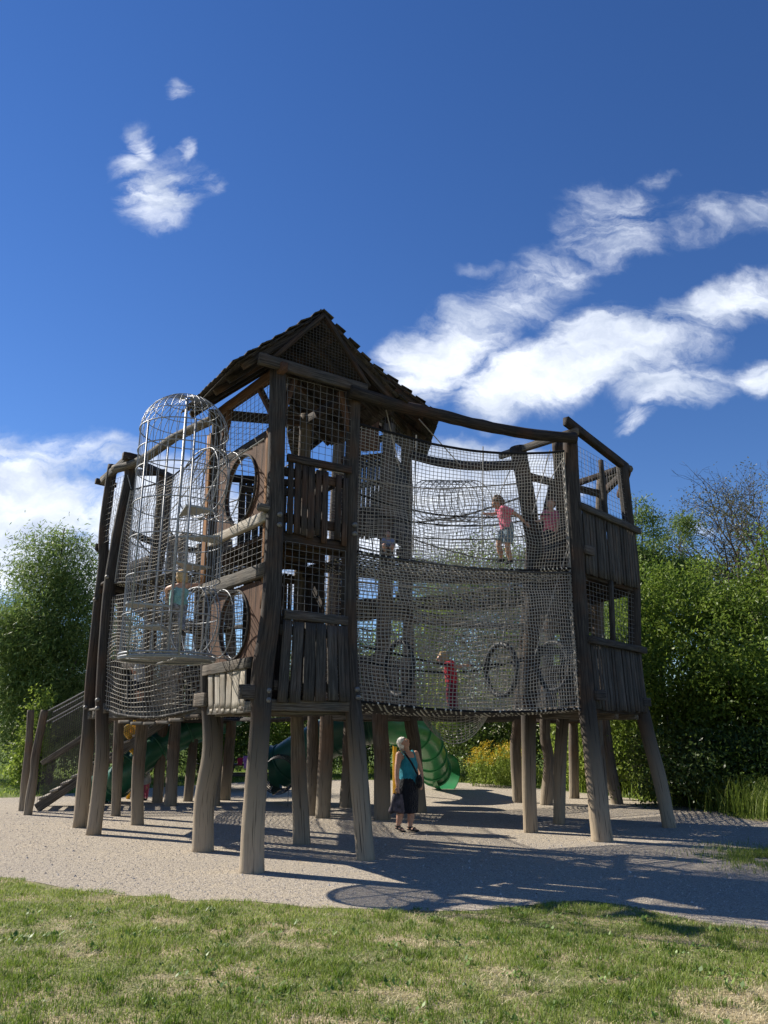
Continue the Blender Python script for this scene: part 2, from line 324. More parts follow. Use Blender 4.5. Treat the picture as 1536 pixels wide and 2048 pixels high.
g_ = MB(); g_.add([(-600, -60, 0), (600, -60, 0), (600, 900, 0), (-600, 900, 0)], quads=[(0, 1, 2, 3)])
tag(g_.build('ground', ground_mat()), kind='structure')
OUT = [(-13, 12.6), (-9, 11.2), (-6.2, 10.1)] + [tuple(gnd(*p)[:2]) for p in ((0, 1757), (120, 1776), (250, 1790), (400, 1801), (500, 1806), (650, 1817), (800, 1820), (950, 1822), (1050, 1812), (1150, 1803), (1220, 1808), (1300, 1822), (1400, 1840), (1536, 1862))] + \
      [(4.3, 6.9), (6, 6.5), (9, 6.6), (11.5, 8.5), (11.8, 11.5), (9.8, 14.4)] + [tuple(gnd(*p)[:2]) for p in ((1536, 1645), (1420, 1622), (1300, 1602), (1180, 1588), (1060, 1576), (950, 1567), (820, 1562), (700, 1560), (550, 1562), (400, 1570), (170, 1585), (0, 1596))] + [(-17, 21.5), (-20, 16)]
OUT = np.array(OUT)
def smooth_poly(P, k=8):
    n = len(P); out = []
    for i in range(n):
        a, b, c, d = P[i - 1], P[i], P[(i + 1) % n], P[(i + 2) % n]
        for f in np.arange(k) / k: out.append(.5 * ((2 * b) + (-a + c) * f + (2 * a - 5 * b + 4 * c - d) * f * f + (-a + 3 * b - 3 * c + d) * f ** 3))
    out = np.array(out); out += (np.stack([vnoise(out[:, 0] * 3, out[:, 1] * 3, 5), vnoise(out[:, 0] * 3, out[:, 1] * 3, 6)], 1) - .5) * .16
    return out
OUTS = smooth_poly(OUT)
def inside(x, y, P=OUTS):
    c = np.zeros(len(x), bool); n = len(P)
    for i in range(n):
        x0, y0 = P[i]; x1, y1 = P[i - 1]
        m = ((y0 > y) != (y1 > y)) & (x < (x1 - x0) * (y - y0) / (y1 - y0 + 1e-12) + x0); c ^= m
    return c
pts = [(p[0], p[1], .004) for p in OUTS]
g_ = MB(); g_.add(pts, polys=[list(range(len(pts)))]); tag(g_.build('gravel_path', gravel_mat(), smooth=False), kind='structure')
# loose stones
def stones():
    b = MB(); n = 30000; x = RS.uniform(-8, 9, n); y = RS.uniform(6.8, 18, n) ; k = inside(x, y); x, y = x[k], y[k]
    r = RS.uniform(.005, .012, len(x)) * (1 + (RS.rand(len(x)) > .985) * 1.6)
    base = np.array([(1, 0, -.2), (0, 1, -.2), (-1, 0, -.2), (0, -1, -.2), (.1, .1, .6)])
    a = RS.uniform(0, 6.28, len(x)); ca, sa = np.cos(a), np.sin(a)
    B = base[None] * r[:, None, None] * RS.uniform(.6, 1.3, (len(x), 5, 1))
    X = B[..., 0] * ca[:, None] - B[..., 1] * sa[:, None] + x[:, None]; Y = B[..., 0] * sa[:, None] + B[..., 1] * ca[:, None] + y[:, None]
    V = np.stack([X, Y, B[..., 2] + .006], -1).reshape(-1, 3); o = np.arange(len(x))[:, None, None] * 5
    t = (np.array([(0, 1, 4), (1, 2, 4), (2, 3, 4), (3, 0, 4)])[None] + o).reshape(-1, 3)
    b.add(V, tris=t, rnd=np.repeat(RS.rand(len(x)), 5)); return b
tag(stones().build('gravel', plain('pebbles', (.36, .33, .30), rough=.9, var=.5, scale=20), smooth=False), 'loose pebbles scattered over the gravel', 'gravel', kind='stuff')

def leafmat(name, c0, c1, c2, trans=.35, rough=.5, spec=.3):
    m, nt, b = newmat(name); rn = attr(nt, 'rnd'); geo = N(nt, 'ShaderNodeNewGeometry')
    n = N(nt, 'ShaderNodeTexNoise', i_Scale=.9, i_Detail=3.0); nt.links.new(geo.outputs['Position'], n.inputs['Vector'])
    f = M2(nt, 'ADD', M2(nt, 'MULTIPLY', rn.outputs['Fac'], .65), M2(nt, 'MULTIPLY', n.outputs[0], .35))
    c = ramp(nt, f, [(.12, c0), (.45, c1), (.85, c2)])
    nt.links.new(c, b.inputs['Base Color']); b.inputs['Roughness'].default_value = rough; b.inputs['Specular IOR Level'].default_value = spec
    tr = N(nt, 'ShaderNodeBsdfTranslucent'); ct = mixc(nt, .5, c, (.5, .7, .1), 'MULTIPLY'); nt.links.new(c, tr.inputs[0])
    ms = N(nt, 'ShaderNodeMixShader'); ms.inputs[0].default_value = trans
    nt.links.new(b.outputs[0], ms.inputs[1]); nt.links.new(tr.outputs[0], ms.inputs[2]); nt.links.new(ms.outputs[0], nt.nodes['Material Output'].inputs[0])
    return m
def blades(x, y, h, w, lean=.45, rnd=None, z=0.0):
    n = len(x); a = RS.uniform(0, 6.28, n); d = np.stack([np.cos(a), np.sin(a)], 1); s = np.stack([-d[:, 1], d[:, 0]], 1)
    l = RS.uniform(.15, 1, n) * lean * h; P = np.stack([x, y], 1); V = np.zeros((n, 5, 3)); zz = np.broadcast_to(z, n)
    V[:, 0, :2] = P - s * w[:, None] / 2; V[:, 1, :2] = P + s * w[:, None] / 2
    V[:, 2, :2] = P + d * (l * .4)[:, None] + s * w[:, None] * .42; V[:, 3, :2] = P + d * (l * .4)[:, None] - s * w[:, None] * .42
    V[:, 2:4, 2] = (h * .6)[:, None]; V[:, 4, :2] = P + d * (l * 1.3)[:, None]; V[:, 4, 2] = h; V[:, :, 2] += zz[:, None] if np.ndim(zz) else zz
    o = np.arange(n)[:, None, None] * 5
    q = (np.array([[0, 1, 2, 3]])[None] + o).reshape(-1, 4); t = (np.array([[3, 2, 4]])[None] + o).reshape(-1, 3)
    return V.reshape(-1, 3), q, t, np.repeat(RS.rand(n) if rnd is None else rnd, 5)
MGRASS = leafmat('lawn_grass', (.055, .105, .012), (.165, .25, .03), (.36, .41, .10), trans=.45, rough=.5)
MSTRAW = leafmat('dry_grass', (.34, .27, .14), (.55, .46, .26), (.70, .62, .42), trans=.2, rough=.7)
def lawn():
    n = 620000; y = RS.uniform(3.6, 12, n); x = RS.uniform(-1, 1, n) * (3.2 + y * .55)
    keep = ~inside(x, y + .02 + (fbm(x * 3.5, y * 3.5, 77, 3) - .5) * .5); x, y = x[keep], y[keep]
    p = fbm(x * 1.3 + 3.1, y * 2.0 + 7, 11, 4); p2 = fbm(x * 2.6, y * 4.2, 21, 3)
    edge = np.clip((6.9 - y) / 2.6, 0, 1)
    right = np.clip((x + .5) / 2.2, 0, 1)
    bare = np.clip((p * .55 + p2 * .45 + .085 * edge * (.15 + 2.0 * right) - .582) * 9, 0, 1)
    g = RS.rand(len(x)) > (bare * .95)
    tall = (.25 + 1.5 * fbm(x * 3, y * 3, 31, 2) ** 1.3)
    m = g & (RS.rand(len(x)) < .95); h = RS.uniform(.014, .046, m.sum()) * tall[m] * (1 - .4 * bare[m])
    b = MB(); V, q, t, r = blades(x[m], y[m], h, RS.uniform(.0028, .0055, m.sum()), .9); b.add(V, q, t, rnd=np.clip(r * .75 + np.repeat(fbm(x[m] * 1.7, y[m] * 1.7, 41, 3), 5) * .5 - .1, 0, 1))
    tag(b.build('grass', MGRASS), 'short green lawn grass in the foreground', 'grass', kind='stuff')
    tn = 420; ty = RS.uniform(4.2, 8.4, tn); tx = RS.uniform(-1, 1, tn) * ty * .58; kk = ~inside(tx, ty + .1); tx, ty = tx[kk], ty[kk]; mm = 46; X_ = np.repeat(tx, mm) + RS.normal(size=len(tx) * mm) * .035; Y_ = np.repeat(ty, mm) + RS.normal(size=len(tx) * mm) * .035
    b = MB(); V, q, t, r = blades(X_, Y_, RS.uniform(.03, .075, len(X_)) * np.repeat(RS.uniform(.6, 1.1, len(tx)), mm), RS.uniform(.003, .006, len(X_)), .8, rnd=RS.rand(len(X_)) * .5); b.add(V, q, t, rnd=r); tag(b.build('grass', MGRASS), 'darker taller grass tufts in the foreground lawn', 'grass', kind='stuff')
    s = (RS.rand(len(x)) < (.06 + .5 * bare)) ; b = MB()
    V, q, t, r = blades(x[s], y[s], RS.uniform(.008, .030, s.sum()), RS.uniform(.0025, .005, s.sum()), 2.2); b.add(V, q, t, rnd=r)
    tag(b.build('dry_grass', MSTRAW), 'dry straw between the lawn grass in the foreground', 'dry grass', kind='stuff')
    # ragged grass patch at the right edge
    n = 9000; x = RS.normal(5.35, .45, n); y = RS.normal(11.2, .55, n); k = (fbm(x * 3, y * 3, 3, 3) > .42) & inside(x, y)
    x, y = x[k], y[k]; b = MB(); V, q, t, r = blades(x, y, RS.uniform(.03, .09, len(x)), RS.uniform(.004, .007, len(x)), .8, z=.004); b.add(V, q, t, rnd=r)
    tag(b.build('grass', MGRASS), 'ragged grass island in the gravel at the right', 'grass', kind='stuff')
    # far lawn, coarser blades
    n = 90000; y = RS.uniform(15, 42, n); x = RS.uniform(-26, 16, n); k = ~inside(x, y); x, y = x[k], y[k]
    b = MB(); V, q, t, r = blades(x, y, RS.uniform(.04, .12, len(x)), RS.uniform(.012, .022, len(x)), .8); b.add(V, q, t, rnd=r)
    tag(b.build('grass', MGRASS), 'sunlit lawn beyond the gravel in the background', 'grass', kind='stuff')
lawn()
MWEED = leafmat('weed_leaf', (.05, .11, .02), (.11, .20, .035), (.22, .32, .08), trans=.3)
def leaf_quads(P, D, Sd, L, Wd, rnd):
    """leaf shaped rhombs: base P, direction D, side Sd"""
    V = np.stack([P, P + D * (L * .45)[:, None] + Sd * (Wd / 2)[:, None], P + D * L[:, None], P + D * (L * .45)[:, None] - Sd * (Wd / 2)[:, None]], 1)
    n = len(P); q = (np.arange(n)[:, None] * 4 + np.arange(4)[None])
    return V.reshape(-1, 3), q, np.repeat(rnd, 4)
def unit(v): return v / (np.linalg.norm(v, axis=-1, keepdims=True) + 1e-9)
def weeds():
    b = MB()
    for (px, py, s) in ((1130, 1822, .10), (840, 1822, .10), (860, 1838, .09), (100, 1870, .08), (290, 1865, .09), (720, 1850, .08), (1250, 1892, .07), (960, 1855, .07), (1190, 1905, .07), (550, 1980, .12), (775, 1965, .09), (1620 / 1.2, 1905, .08),
                        (1530 * .5, 2030, .12), (1420, 1960, .09), (720, 1935, .1), (1490, 1955, .09), (40, 1880, .08), (150, 1745 + 60, .06), (1040, 1845, .07), (600, 1845, .06), (820, 1925, .08), (1210, 1870, .06), (420, 1900, .08), (90, 2000, .08)):
        c = gnd(px, py) + RS.normal(size=3) * [.05, .05, 0]; n = 22; s = s * RS.uniform(.35, .75); a = RS.uniform(0, 6.28, n); el = RS.uniform(.05, .7, n); c = c + np.stack([RS.normal(size=n) * s * .8, RS.normal(size=n) * s * .8, 0 * a], 1)
        D = np.stack([np.cos(a) * np.cos(el), np.sin(a) * np.cos(el), np.sin(el)], 1); Sd = np.stack([-np.sin(a), np.cos(a), 0 * a], 1)
        V, q, r = leaf_quads(c + D * .01, D, Sd, RS.uniform(.6, 1.3, n) * s, RS.uniform(.3, .5, n) * s, RS.rand(n)); b.add(V, q, rnd=r)
    for _ in range(260):
        y0 = RS.uniform(4.6, 8.4); c = np.array([RS.uniform(-1, 1) * (y0 * .52), y0, 0]); n = 9; s = RS.uniform(.015, .05); a = RS.uniform(0, 6.28, n); el_ = RS.uniform(.2, 1.1, n); c = c + np.stack([RS.normal(size=n) * s, RS.normal(size=n) * s, 0 * a + .015], 1)
        if inside(np.array([c[0, 0]]), np.array([y0]))[0]: continue
        D = np.stack([np.cos(a) * np.cos(el_), np.sin(a) * np.cos(el_), np.sin(el_)], 1); Sd = np.stack([-np.sin(a), np.cos(a), 0 * a], 1)
        V, q, r = leaf_quads(c, D, Sd, RS.uniform(.6, 1.3, n) * s, RS.uniform(.4, .8, n) * s, RS.rand(n)); b.add(V, q, rnd=r)
    tag(b.build('weeds', MWEED), 'broad leaved weeds among the lawn grass', 'weeds', kind='stuff')
weeds()

# ---------------------------------------------------------------- trees and shrubs
MBARK = wood('bark', (.05, .042, .034), (.13, .11, .09))
LEAF = dict(willow=leafmat('willow_leaf', (.055, .095, .02), (.13, .20, .045), (.31, .38, .14), trans=.45, spec=.2),
            green=leafmat('green_leaf', (.05, .09, .014), (.12, .19, .025), (.30, .38, .07), trans=.45, rough=.45, spec=.25),
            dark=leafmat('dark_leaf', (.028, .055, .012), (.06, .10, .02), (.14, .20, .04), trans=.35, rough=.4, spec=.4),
            yellow=leafmat('yellow_green_leaf', (.10, .16, .02), (.22, .30, .045), (.40, .47, .11), trans=.5),
            brown=leafmat('dull_leaf', (.05, .055, .02), (.10, .10, .035), (.17, .17, .07), trans=.3))
def crown(b, E, n, L, Wd, droop=.3, clump=.45, per=60, bias=.45, lean=(0, 0), gap=.36):
    tot = sum(e[3] * e[4] * e[5] for e in E) ** 1.0
    for e in E:
        c = np.array(e[:3]); R = np.array(e[3:6]); k = max(6, int(n * (R.prod() / tot) / per))
        u = unit(RS.normal(size=(k, 3))) * (RS.rand(k, 1) ** bias); u *= (1 + .38 * (fbm(u[:, 0] * 2.2 + 9, u[:, 2] * 2.2 + u[:, 1], 5, 3) - .5)[:, None] * 2)
        C = c + u * R; C = C[C[:, 2] > .15]; hole = fbm(C[:, 0] * .9 + C[:, 1] * .5 + 7, C[:, 2] * .9 + C[:, 1] * .4, 91, 2) > gap; C = C[hole]; k = len(C); m = k * per
        out = np.repeat(unit(u[:k] + np.array([0, 0, .15])), per, 0)
        P = np.repeat(C, per, 0) + RS.normal(size=(m, 3)) * clump * np.array([1, 1, .8]) * RS.uniform(.5, 1.2, (m, 1))
        P[:, 2] = np.maximum(P[:, 2], .05)
        D = unit(RS.normal(size=(m, 3)) * .8 + out * .5 + np.array([lean[0], lean[1], -droop])); Sd = unit(np.cross(D, RS.normal(size=(m, 3))))
        V, q, r = leaf_quads(P, D, Sd, RS.uniform(.7, 1.3, m) * L, RS.uniform(.7, 1.3, m) * Wd, np.clip(np.repeat(RS.rand(k), per) * .4 + RS.rand(m) * .6, 0, 1)); b.add(V, q, rnd=r)
def limbs(b, base, E, r0, n=7):
    base = np.array(base, float); top = max(E, key=lambda e: e[2]); hub = np.array([base[0] * .6 + top[0] * .4, base[1] * .6 + top[1] * .4, max(.8, top[2] * .35)])
    tip = np.array([top[0], top[1], top[2] + top[5] * .7])
    P = cr_path([base, (base + hub) / 2 + np.array([.1, 0, 0]), hub, (hub + tip) / 2 + np.array([-.15, .1, 0]), tip], 16)
    sweep(b, P, np.linspace(r0, r0 * .12, 16), n=8)
    for i in range(n):
        e = E[i % len(E)]; d = unit(RS.normal(size=3)); q = np.array(e[:3]) + d * np.array(e[3:6]) * .8; q[2] = max(q[2], .6); s = P[3 + int(RS.rand() * 8)]
        sweep(b, cr_path([s, s * .5 + q * .5 + np.array([0, 0, .3]), q], 8), np.linspace(r0 * .45, r0 * .06, 8), n=6)
def tree(name, base, E, n, L, Wd, mat, label, cat='tree', group=None, trunk_r=.14, **kw):
    root = empty(name, (base[0], base[1], 0), label, cat, group)
    b = MB(); limbs(b, (base[0], base[1], -.05), E, trunk_r); b.build('trunk', MBARK, root)
    b = MB(); crown(b, E, n, L, Wd, **kw); b.build('crown', LEAF[mat], root)
    return root
def el(px, py, Y, rpx, rpy, ry=None):
    c = at(px, py, Y); k = Y * 1.0 / FPX; return (c[0], c[1], c[2], rpx * k, ry or rpx * k * .9, rpy * k * 1.05)
G1 = 'trees beyond the playground'
tree('willow_tree', at(100, 1500, 27)[:2], [el(115, 1150, 27, 80, 95), el(105, 1270, 27, 120, 140), el(40, 1300, 26, 95, 130), el(150, 1380, 27.5, 85, 120), el(125, 1085, 27, 36, 42), el(90, 1430, 26.5, 110, 100)], 95000, .17, .036, 'willow',
     'tall pale willow standing left of the climbing towers', group=G1, droop=.7, clump=.34, lean=(-.3, 0), trunk_r=.2, gap=.28)
tree('willow_tree', at(-60, 1500, 30)[:2], [el(-10, 1230, 30, 80, 80), el(-40, 1350, 30, 140, 130), el(20, 1420, 30, 90, 70)], 30000, .17, .038, 'willow',
     'lower pale willow cut by the left edge of the photo', group=G1, droop=.6, clump=.4, trunk_r=.2)
tree('shrub', at(75, 1560, 23.5)[:2], [el(75, 1470, 23.5, 32, 85), el(55, 1530, 23.5, 30, 45)], 7000, .10, .05, 'yellow', 'small yellow green shrub before the left willow', 'shrub', clump=.2, trunk_r=.04)
tree('hedge_tree', at(230, 1540, 31)[:2], [el(235, 1330, 31, 90, 110), el(200, 1450, 30, 110, 90), el(290, 1440, 31, 80, 90)], 30000, .13, .06, 'dark', 'dark leafy tree behind the left rope bridge', group=G1, clump=.45)
tree('hedge_tree', at(400, 1540, 33)[:2], [el(370, 1400, 33, 90, 90), el(440, 1440, 32, 90, 90), el(330, 1480, 31, 80, 50)], 30000, .13, .06, 'dark', 'dark leafy tree behind the steel cage', group=G1, clump=.45)
tree('hedge_tree', at(560, 1540, 34)[:2], [el(560, 1390, 34, 90, 80), el(600, 1450, 33, 100, 80), el(500, 1470, 32, 80, 60)], 30000, .13, .06, 'green', 'leafy tree behind the roofed tower', group=G1, clump=.45)
tree('hedge_tree', at(730, 1540, 35)[:2], [el(720, 1350, 35, 90, 100), el(760, 1440, 33, 110, 90), el(680, 1450, 33, 80, 80)], 30000, .13, .06, 'dark', 'dark tree behind the tube slides', group=G1, clump=.45)
tree('tall_tree', at(880, 1540, 34)[:2], [el(880, 1210, 34, 105, 105), el(860, 1330, 33, 120, 120), el(910, 1440, 31, 110, 90)], 42000, .14, .06, 'yellow', 'yellow green tree right of the rear tower', group=G1, clump=.45)
tree('tall_tree', at(1040, 1540, 33)[:2], [el(1000, 1190, 33, 110, 115), el(1040, 1310, 32, 120, 120), el(1050, 1430, 30, 110, 100)], 42000, .14, .06, 'green', 'green tree seen through the right rope bridge', group=G1, clump=.45)
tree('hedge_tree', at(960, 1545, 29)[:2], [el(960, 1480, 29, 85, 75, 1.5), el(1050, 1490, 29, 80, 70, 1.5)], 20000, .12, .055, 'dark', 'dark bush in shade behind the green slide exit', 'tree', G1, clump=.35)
tree('tall_tree', at(1180, 1540, 29)[:2], [el(1170, 1220, 29, 110, 140), el(1200, 1350, 28, 110, 120), el(1160, 1450, 27, 100, 80)], 42000, .13, .055, 'green', 'green tree behind the right wooden tower', group=G1, clump=.42)
tree('willow_tree', at(1310, 1540, 24)[:2], [el(1275, 1030, 24, 20, 52), el(1302, 1045, 24, 18, 50), el(1280, 1120, 24, 60, 62), el(1358, 1040, 24.5, 17, 50), el(1378, 1070, 24.5, 20, 40), el(1335, 1160, 24, 85, 75), el(1328, 1060, 24.3, 14, 36), el(1270, 1260, 24, 60, 110)], 46000, .14, .034, 'willow', 'pale feathery willow right of the wooden tower', group=G1, droop=.0, clump=.20, lean=(0, 0), gap=.3)
tree('hedge_tree', at(1330, 1560, 20.5)[:2], [el(1340, 1260, 21.5, 110, 130, 1.8), el(1290, 1400, 20.5, 85, 130, 1.4), el(1390, 1430, 20, 100, 140, 1.6), el(1320, 1520, 20, 90, 70, 1.1)], 62000, .11, .05, 'green', 'glossy leafed tree right of the leaning tower leg', group=G1, clump=.26, per=45, gap=.42)
tree('hedge_tree', at(1470, 1560, 19.5)[:2], [el(1470, 1240, 20.5, 110, 130, 1.8), el(1480, 1380, 19, 110, 140, 1.8), el(1500, 1510, 18.6, 110, 90, 1.3)], 62000, .11, .05, 'green', 'glossy leafed tree at the right edge of the photo', group=G1, clump=.26, per=45, gap=.42)
tree('hedge_tree', at(1600, 1560, 19)[:2], [el(1600, 1200, 19.5, 100, 190, 1.8), el(1620, 1420, 18.5, 110, 170, 1.8)], 36000, .11, .05, 'green', 'leafy tree just reaching into the right edge', group=G1, clump=.28, per=45, gap=.42)
tree('tall_tree', at(1440, 1560, 30)[:2], [el(1400, 1150, 30, 60, 55), el(1440, 1210, 30, 100, 100), el(1520, 1180, 30, 80, 90)], 22000, .13, .05, 'brown', 'dull olive tree below the bare branches', group=G1, clump=.4)
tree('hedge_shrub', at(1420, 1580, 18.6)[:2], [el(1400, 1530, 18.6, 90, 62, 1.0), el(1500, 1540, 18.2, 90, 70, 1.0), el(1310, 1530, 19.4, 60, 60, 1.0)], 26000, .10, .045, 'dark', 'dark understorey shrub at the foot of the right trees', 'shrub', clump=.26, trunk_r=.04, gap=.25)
tree('hedge_shrub', at(1230, 1560, 23)[:2], [el(1240, 1490, 23, 70, 80, 1.2), el(1170, 1500, 24, 60, 70, 1.2)], 20000, .11, .05, 'yellow', 'light green shrub seen between the right tower legs', 'shrub', clump=.28, trunk_r=.04, gap=.25)
def bare_tree():
    base = at(1570, 1560, 27); root = empty('bare_tree', (base[0], base[1], 0), 'half bare tree with thin twigs at the upper right', 'tree', G1)
    b = MB(); tips = []
    def grow(p, d, L, r, dep):
        q = p + d * L; mid = (p + q) / 2 + RS.normal(size=3) * L * .05
        sweep(b, cr_path([p, mid, q], 5), np.linspace(r, r * .62, 5), n=5 if dep < 3 else 3, cap=False); tips.append(q)
        if dep == 7: return
        for k in range((3 if dep < 5 else 2) if dep > 0 else 5):
            nd = unit(d * .75 + RS.normal(size=3) * np.array([.55, .5, .42]) + np.array([-.05, 0, .16])); grow(q, nd, L * RS.uniform(.55, .80), r * .60, dep + 1)
    grow(np.array([base[0], base[1], -.1]), np.array([-.04, 0, 1.]), 4.0, .16, 0)
    b.build('trunk', MBARK, root)
    T = np.array(tips); T = T[T[:, 2] > 4]; T = T[RS.rand(len(T)) < .6]; m = len(T) * 8; P = np.repeat(T, 8, 0) + RS.normal(size=(m, 3)) * .22; D = unit(RS.normal(size=(m, 3))); Sd = unit(np.cross(D, RS.normal(size=(m, 3))))
    k = P[:, 2] < 10.3; P, D, Sd = P[k], D[k], Sd[k]; m = len(P)
    b = MB(); V, q, r = leaf_quads(P, D, Sd, RS.uniform(.06, .11, m), RS.uniform(.03, .05, m), RS.rand(m)); b.add(V, q, rnd=r); b.build('crown', LEAF['brown'], root)
bare_tree()
# tall grasses and goldenrod along the gravel edge
def tall_grass(pts, n, h, spread, mat, label):
    b = MB()
    for (px, py) in pts:
        c = gnd(px, py); x = RS.normal(c[0], spread, n); y = RS.normal(c[1] + spread, spread * .8, n)
        V, q, t, r = blades(x, y, RS.uniform(.4, 1, n) * h, RS.uniform(.010, .02, n), .55); b.add(V, q, t, rnd=r)
    tag(b.build('tall_grass', mat), label, 'tall grass', kind='stuff')
tall_grass([(1200, 1582), (1235, 1585), (1275, 1588), (1310, 1592), (1350, 1598), (1390, 1604), (1430, 1611), (1470, 1617), (1510, 1624), (1550, 1632), (1160, 1578), (1600, 1640)], 900, .85, .42, LEAF['yellow'], 'tall meadow grass along the right gravel edge')
tall_grass([(960, 1556), (1000, 1558), (1040, 1562), (1080, 1566), (1120, 1570), (760, 1548)], 500, .6, .5, LEAF['yellow'], 'tall grass in front of the goldenrod')
tall_grass([(380, 1540), (430, 1540), (520, 1540), (580, 1540), (640, 1540), (340, 1545)], 500, 1.5, .7, LEAF['willow'], 'pale reeds behind the left slide')
MGOLD = leafmat('goldenrod_flower', (.45, .27, .01), (.62, .42, .02), (.75, .58, .05), trans=.2)
def goldenrod(px, py, Y, rp, hp, n, label):
    c = at(px, py, Y); root = empty('goldenrod_bush', (c[0], c[1], 0), label, 'flowering bush', 'goldenrod along the gravel edge')
    k = Y / FPX; b = MB(); f = MB(); H = (hp) * k; R = rp * k; s = MB()
    for i in range(n):
        a = RS.uniform(0, 6.28); rr = R * math.sqrt(RS.rand()); h = H * RS.uniform(.6, 1.0) * (1 - .35 * (rr / R) ** 2); p = np.array([c[0] + rr * math.cos(a), c[1] + rr * math.sin(a) * .8, 0]); t = p + np.array([RS.normal() * .18, RS.normal() * .15, h])
        tube(s, cr_path([p, (p + t) / 2, t], 4), .006); m = 34; u = RS.uniform(.12, .95, m)[:, None]; P = p + (t - p) * u + RS.normal(size=(m, 3)) * .05; D = unit(RS.normal(size=(m, 3)) + [0, 0, .2]); Sd = unit(np.cross(D, RS.normal(size=(m, 3))))
        V, q, r = leaf_quads(P, D, Sd, RS.uniform(.08, .15, m), RS.uniform(.02, .035, m), RS.rand(m)); b.add(V, q, rnd=r)
        if RS.rand() < .5:
            m = 46; P = t + RS.normal(size=(m, 3)) * np.array([.09, .09, .055]) ; D = unit(RS.normal(size=(m, 3))); Sd = unit(np.cross(D, RS.normal(size=(m, 3)))); V, q, r = leaf_quads(P, D, Sd, RS.uniform(.025, .05, m), RS.uniform(.02, .04, m), RS.rand(m)); f.add(V, q, rnd=r)
    s.build('stem', LEAF['green'], root); b.build('leaves', LEAF['yellow'], root); f.build('flowers', MGOLD, root)
goldenrod(1000, 1550, 26, 60, 90, 130, 'wide yellow goldenrod bush left of the right tower legs')
goldenrod(1145, 1560, 25, 28, 85, 60, 'narrow yellow goldenrod bush between the right tower legs')

def fallen():
    b = MB(); n = 900; x = RS.uniform(-7, 8, n); y = RS.uniform(5, 17, n) ; P = np.stack([x, y, np.full(n, .012)], 1); a = RS.uniform(0, 6.28, n)
    D = unit(np.stack([np.cos(a), np.sin(a), RS.uniform(-.1, .4, n)], 1)); Sd = unit(np.stack([-np.sin(a), np.cos(a), RS.uniform(-.4, .4, n)], 1))
    V, q, r = leaf_quads(P, D, Sd, RS.uniform(.015, .045, n), RS.uniform(.008, .02, n), RS.rand(n)); V[:, 2] = np.maximum(V[:, 2], .011); b.add(V, q, rnd=r)
    tag(b.build('fallen_leaves', leafmat('dry_leaf', (.05, .03, .015), (.14, .09, .045), (.30, .22, .12), trans=.1)), 'dry leaves and bits scattered on gravel and grass', 'fallen leaves', kind='stuff')
fallen()
# ---------------------------------------------------------------- climbing towers
Z1, Z2 = 2.06, 4.39
POST = {}
def post(parent, key, px, Ytop, r0, r1, mat='post', Z=None, nz=44):
    """a debarked, crooked log: px = measured sight lines bottom to top"""
    b0 = gnd(*px[0]); n = len(px); P = [b0 - np.array([0, 0, .08])]
    y0, y1 = px[0][1], px[-1][1]
    for i, (x, y) in enumerate(px[1:], 1):
        f = (y0 - y) / (y0 - y1); P.append(at(x, y, b0[1] * (1 - f) + Ytop * f))
    P = cr_path(P, nz); POST[key] = P
    t = np.linspace(0, 1, nz); seed = len(POST) * 7
    th = np.arange(12) / 12
    w = 1 + .16 * (fbm(t[:, None] * 5 + th[None] * 0 + seed, np.cos(th * 6.28)[None] * .8 + np.sin(th * 6.28)[None] * .8 + t[:, None] * 0, seed, 3) - .5) * 2
    R = (r0 * (1 - t) + r1 * t) * (1 + .10 * (fbm(t * 6 + seed, t * 0, seed + 3, 3) - .5) * 2) * (1 + .10 * np.exp(-t * 30))
    b = MB(); sweep(b, P, R, R * .93, n=12, wob=w, rnd=.35 + .3 * random.random(), power=.86)
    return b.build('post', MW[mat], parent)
def pa(key, z):
    P = POST[key]; return np.array([np.interp(z, P[:, 2], P[:, 0]), np.interp(z, P[:, 2], P[:, 1]), z])
def nrm(a, b, flip=1):
    d = unit(pa(b, 3.) - pa(a, 3.)); return unit(np.array([d[1], -d[0], 0])) * flip
def wp(a, b, u, z, off=0., n=None):
    return pa(a, z) * (1 - u) + pa(b, z) * u + (0 if n is None else n * off)
def bolts(parent, key, zs, d):
    d = unit(np.array(d, float))
    for z in zs:
        b = MB()
        c = pa(key, z) + d * .135; sweep(b, [c - d * .05, c + d * .012], .035, n=10, rnd=.5); sweep(b, [c, c + d * .03], .015, n=6, rnd=.5); b.build('bolt', MSD, parent)
def boards(parent, a, b_, z0, z1, n, fill=.8, t=.03, off=.12, u0=.08, u1=.92, mat='board', n_=None, ztj=.03, zbj=.05, miss=(), name='board_panel', backrail=True, pointed=False):
    nr = nrm(a, b_) if n_ is None else n_; m = MB()
    W_ = np.linalg.norm(wp(a, b_, u1, z0) - wp(a, b_, u0, z0)) / n
    for i in range(n):
        if i in miss: continue
        u = u0 + (u1 - u0) * (i + .5) / n + random.uniform(-.006, .006); zb = z0 - random.uniform(0, zbj); zt = z1 + random.uniform(-ztj, ztj) * .5
        w = W_ * fill * random.uniform(.82, 1.14)
        p0 = wp(a, b_, u, zb, off + random.uniform(-.006, .006), nr); p1 = wp(a, b_, u, zt, off + random.uniform(-.006, .006), nr)
        plank(m, p0, p1, w, t, nr, seg=7, jit=.07)
        if pointed:
            e = unit(p0 - p1); plank(m, p0 - e * .002, p0 + e * .05, w * .55, t * .9, nr, seg=2, jit=0)
    if backrail:
        for zz in (z0 + .18, z1 - .12): beam(m, wp(a, b_, u0, zz, off - t - .022, nr), wp(a, b_, u1, zz, off - t - .022, nr), .05, .13, up=(0, 0, 1))
    return m.build(name, MW[mat], parent)
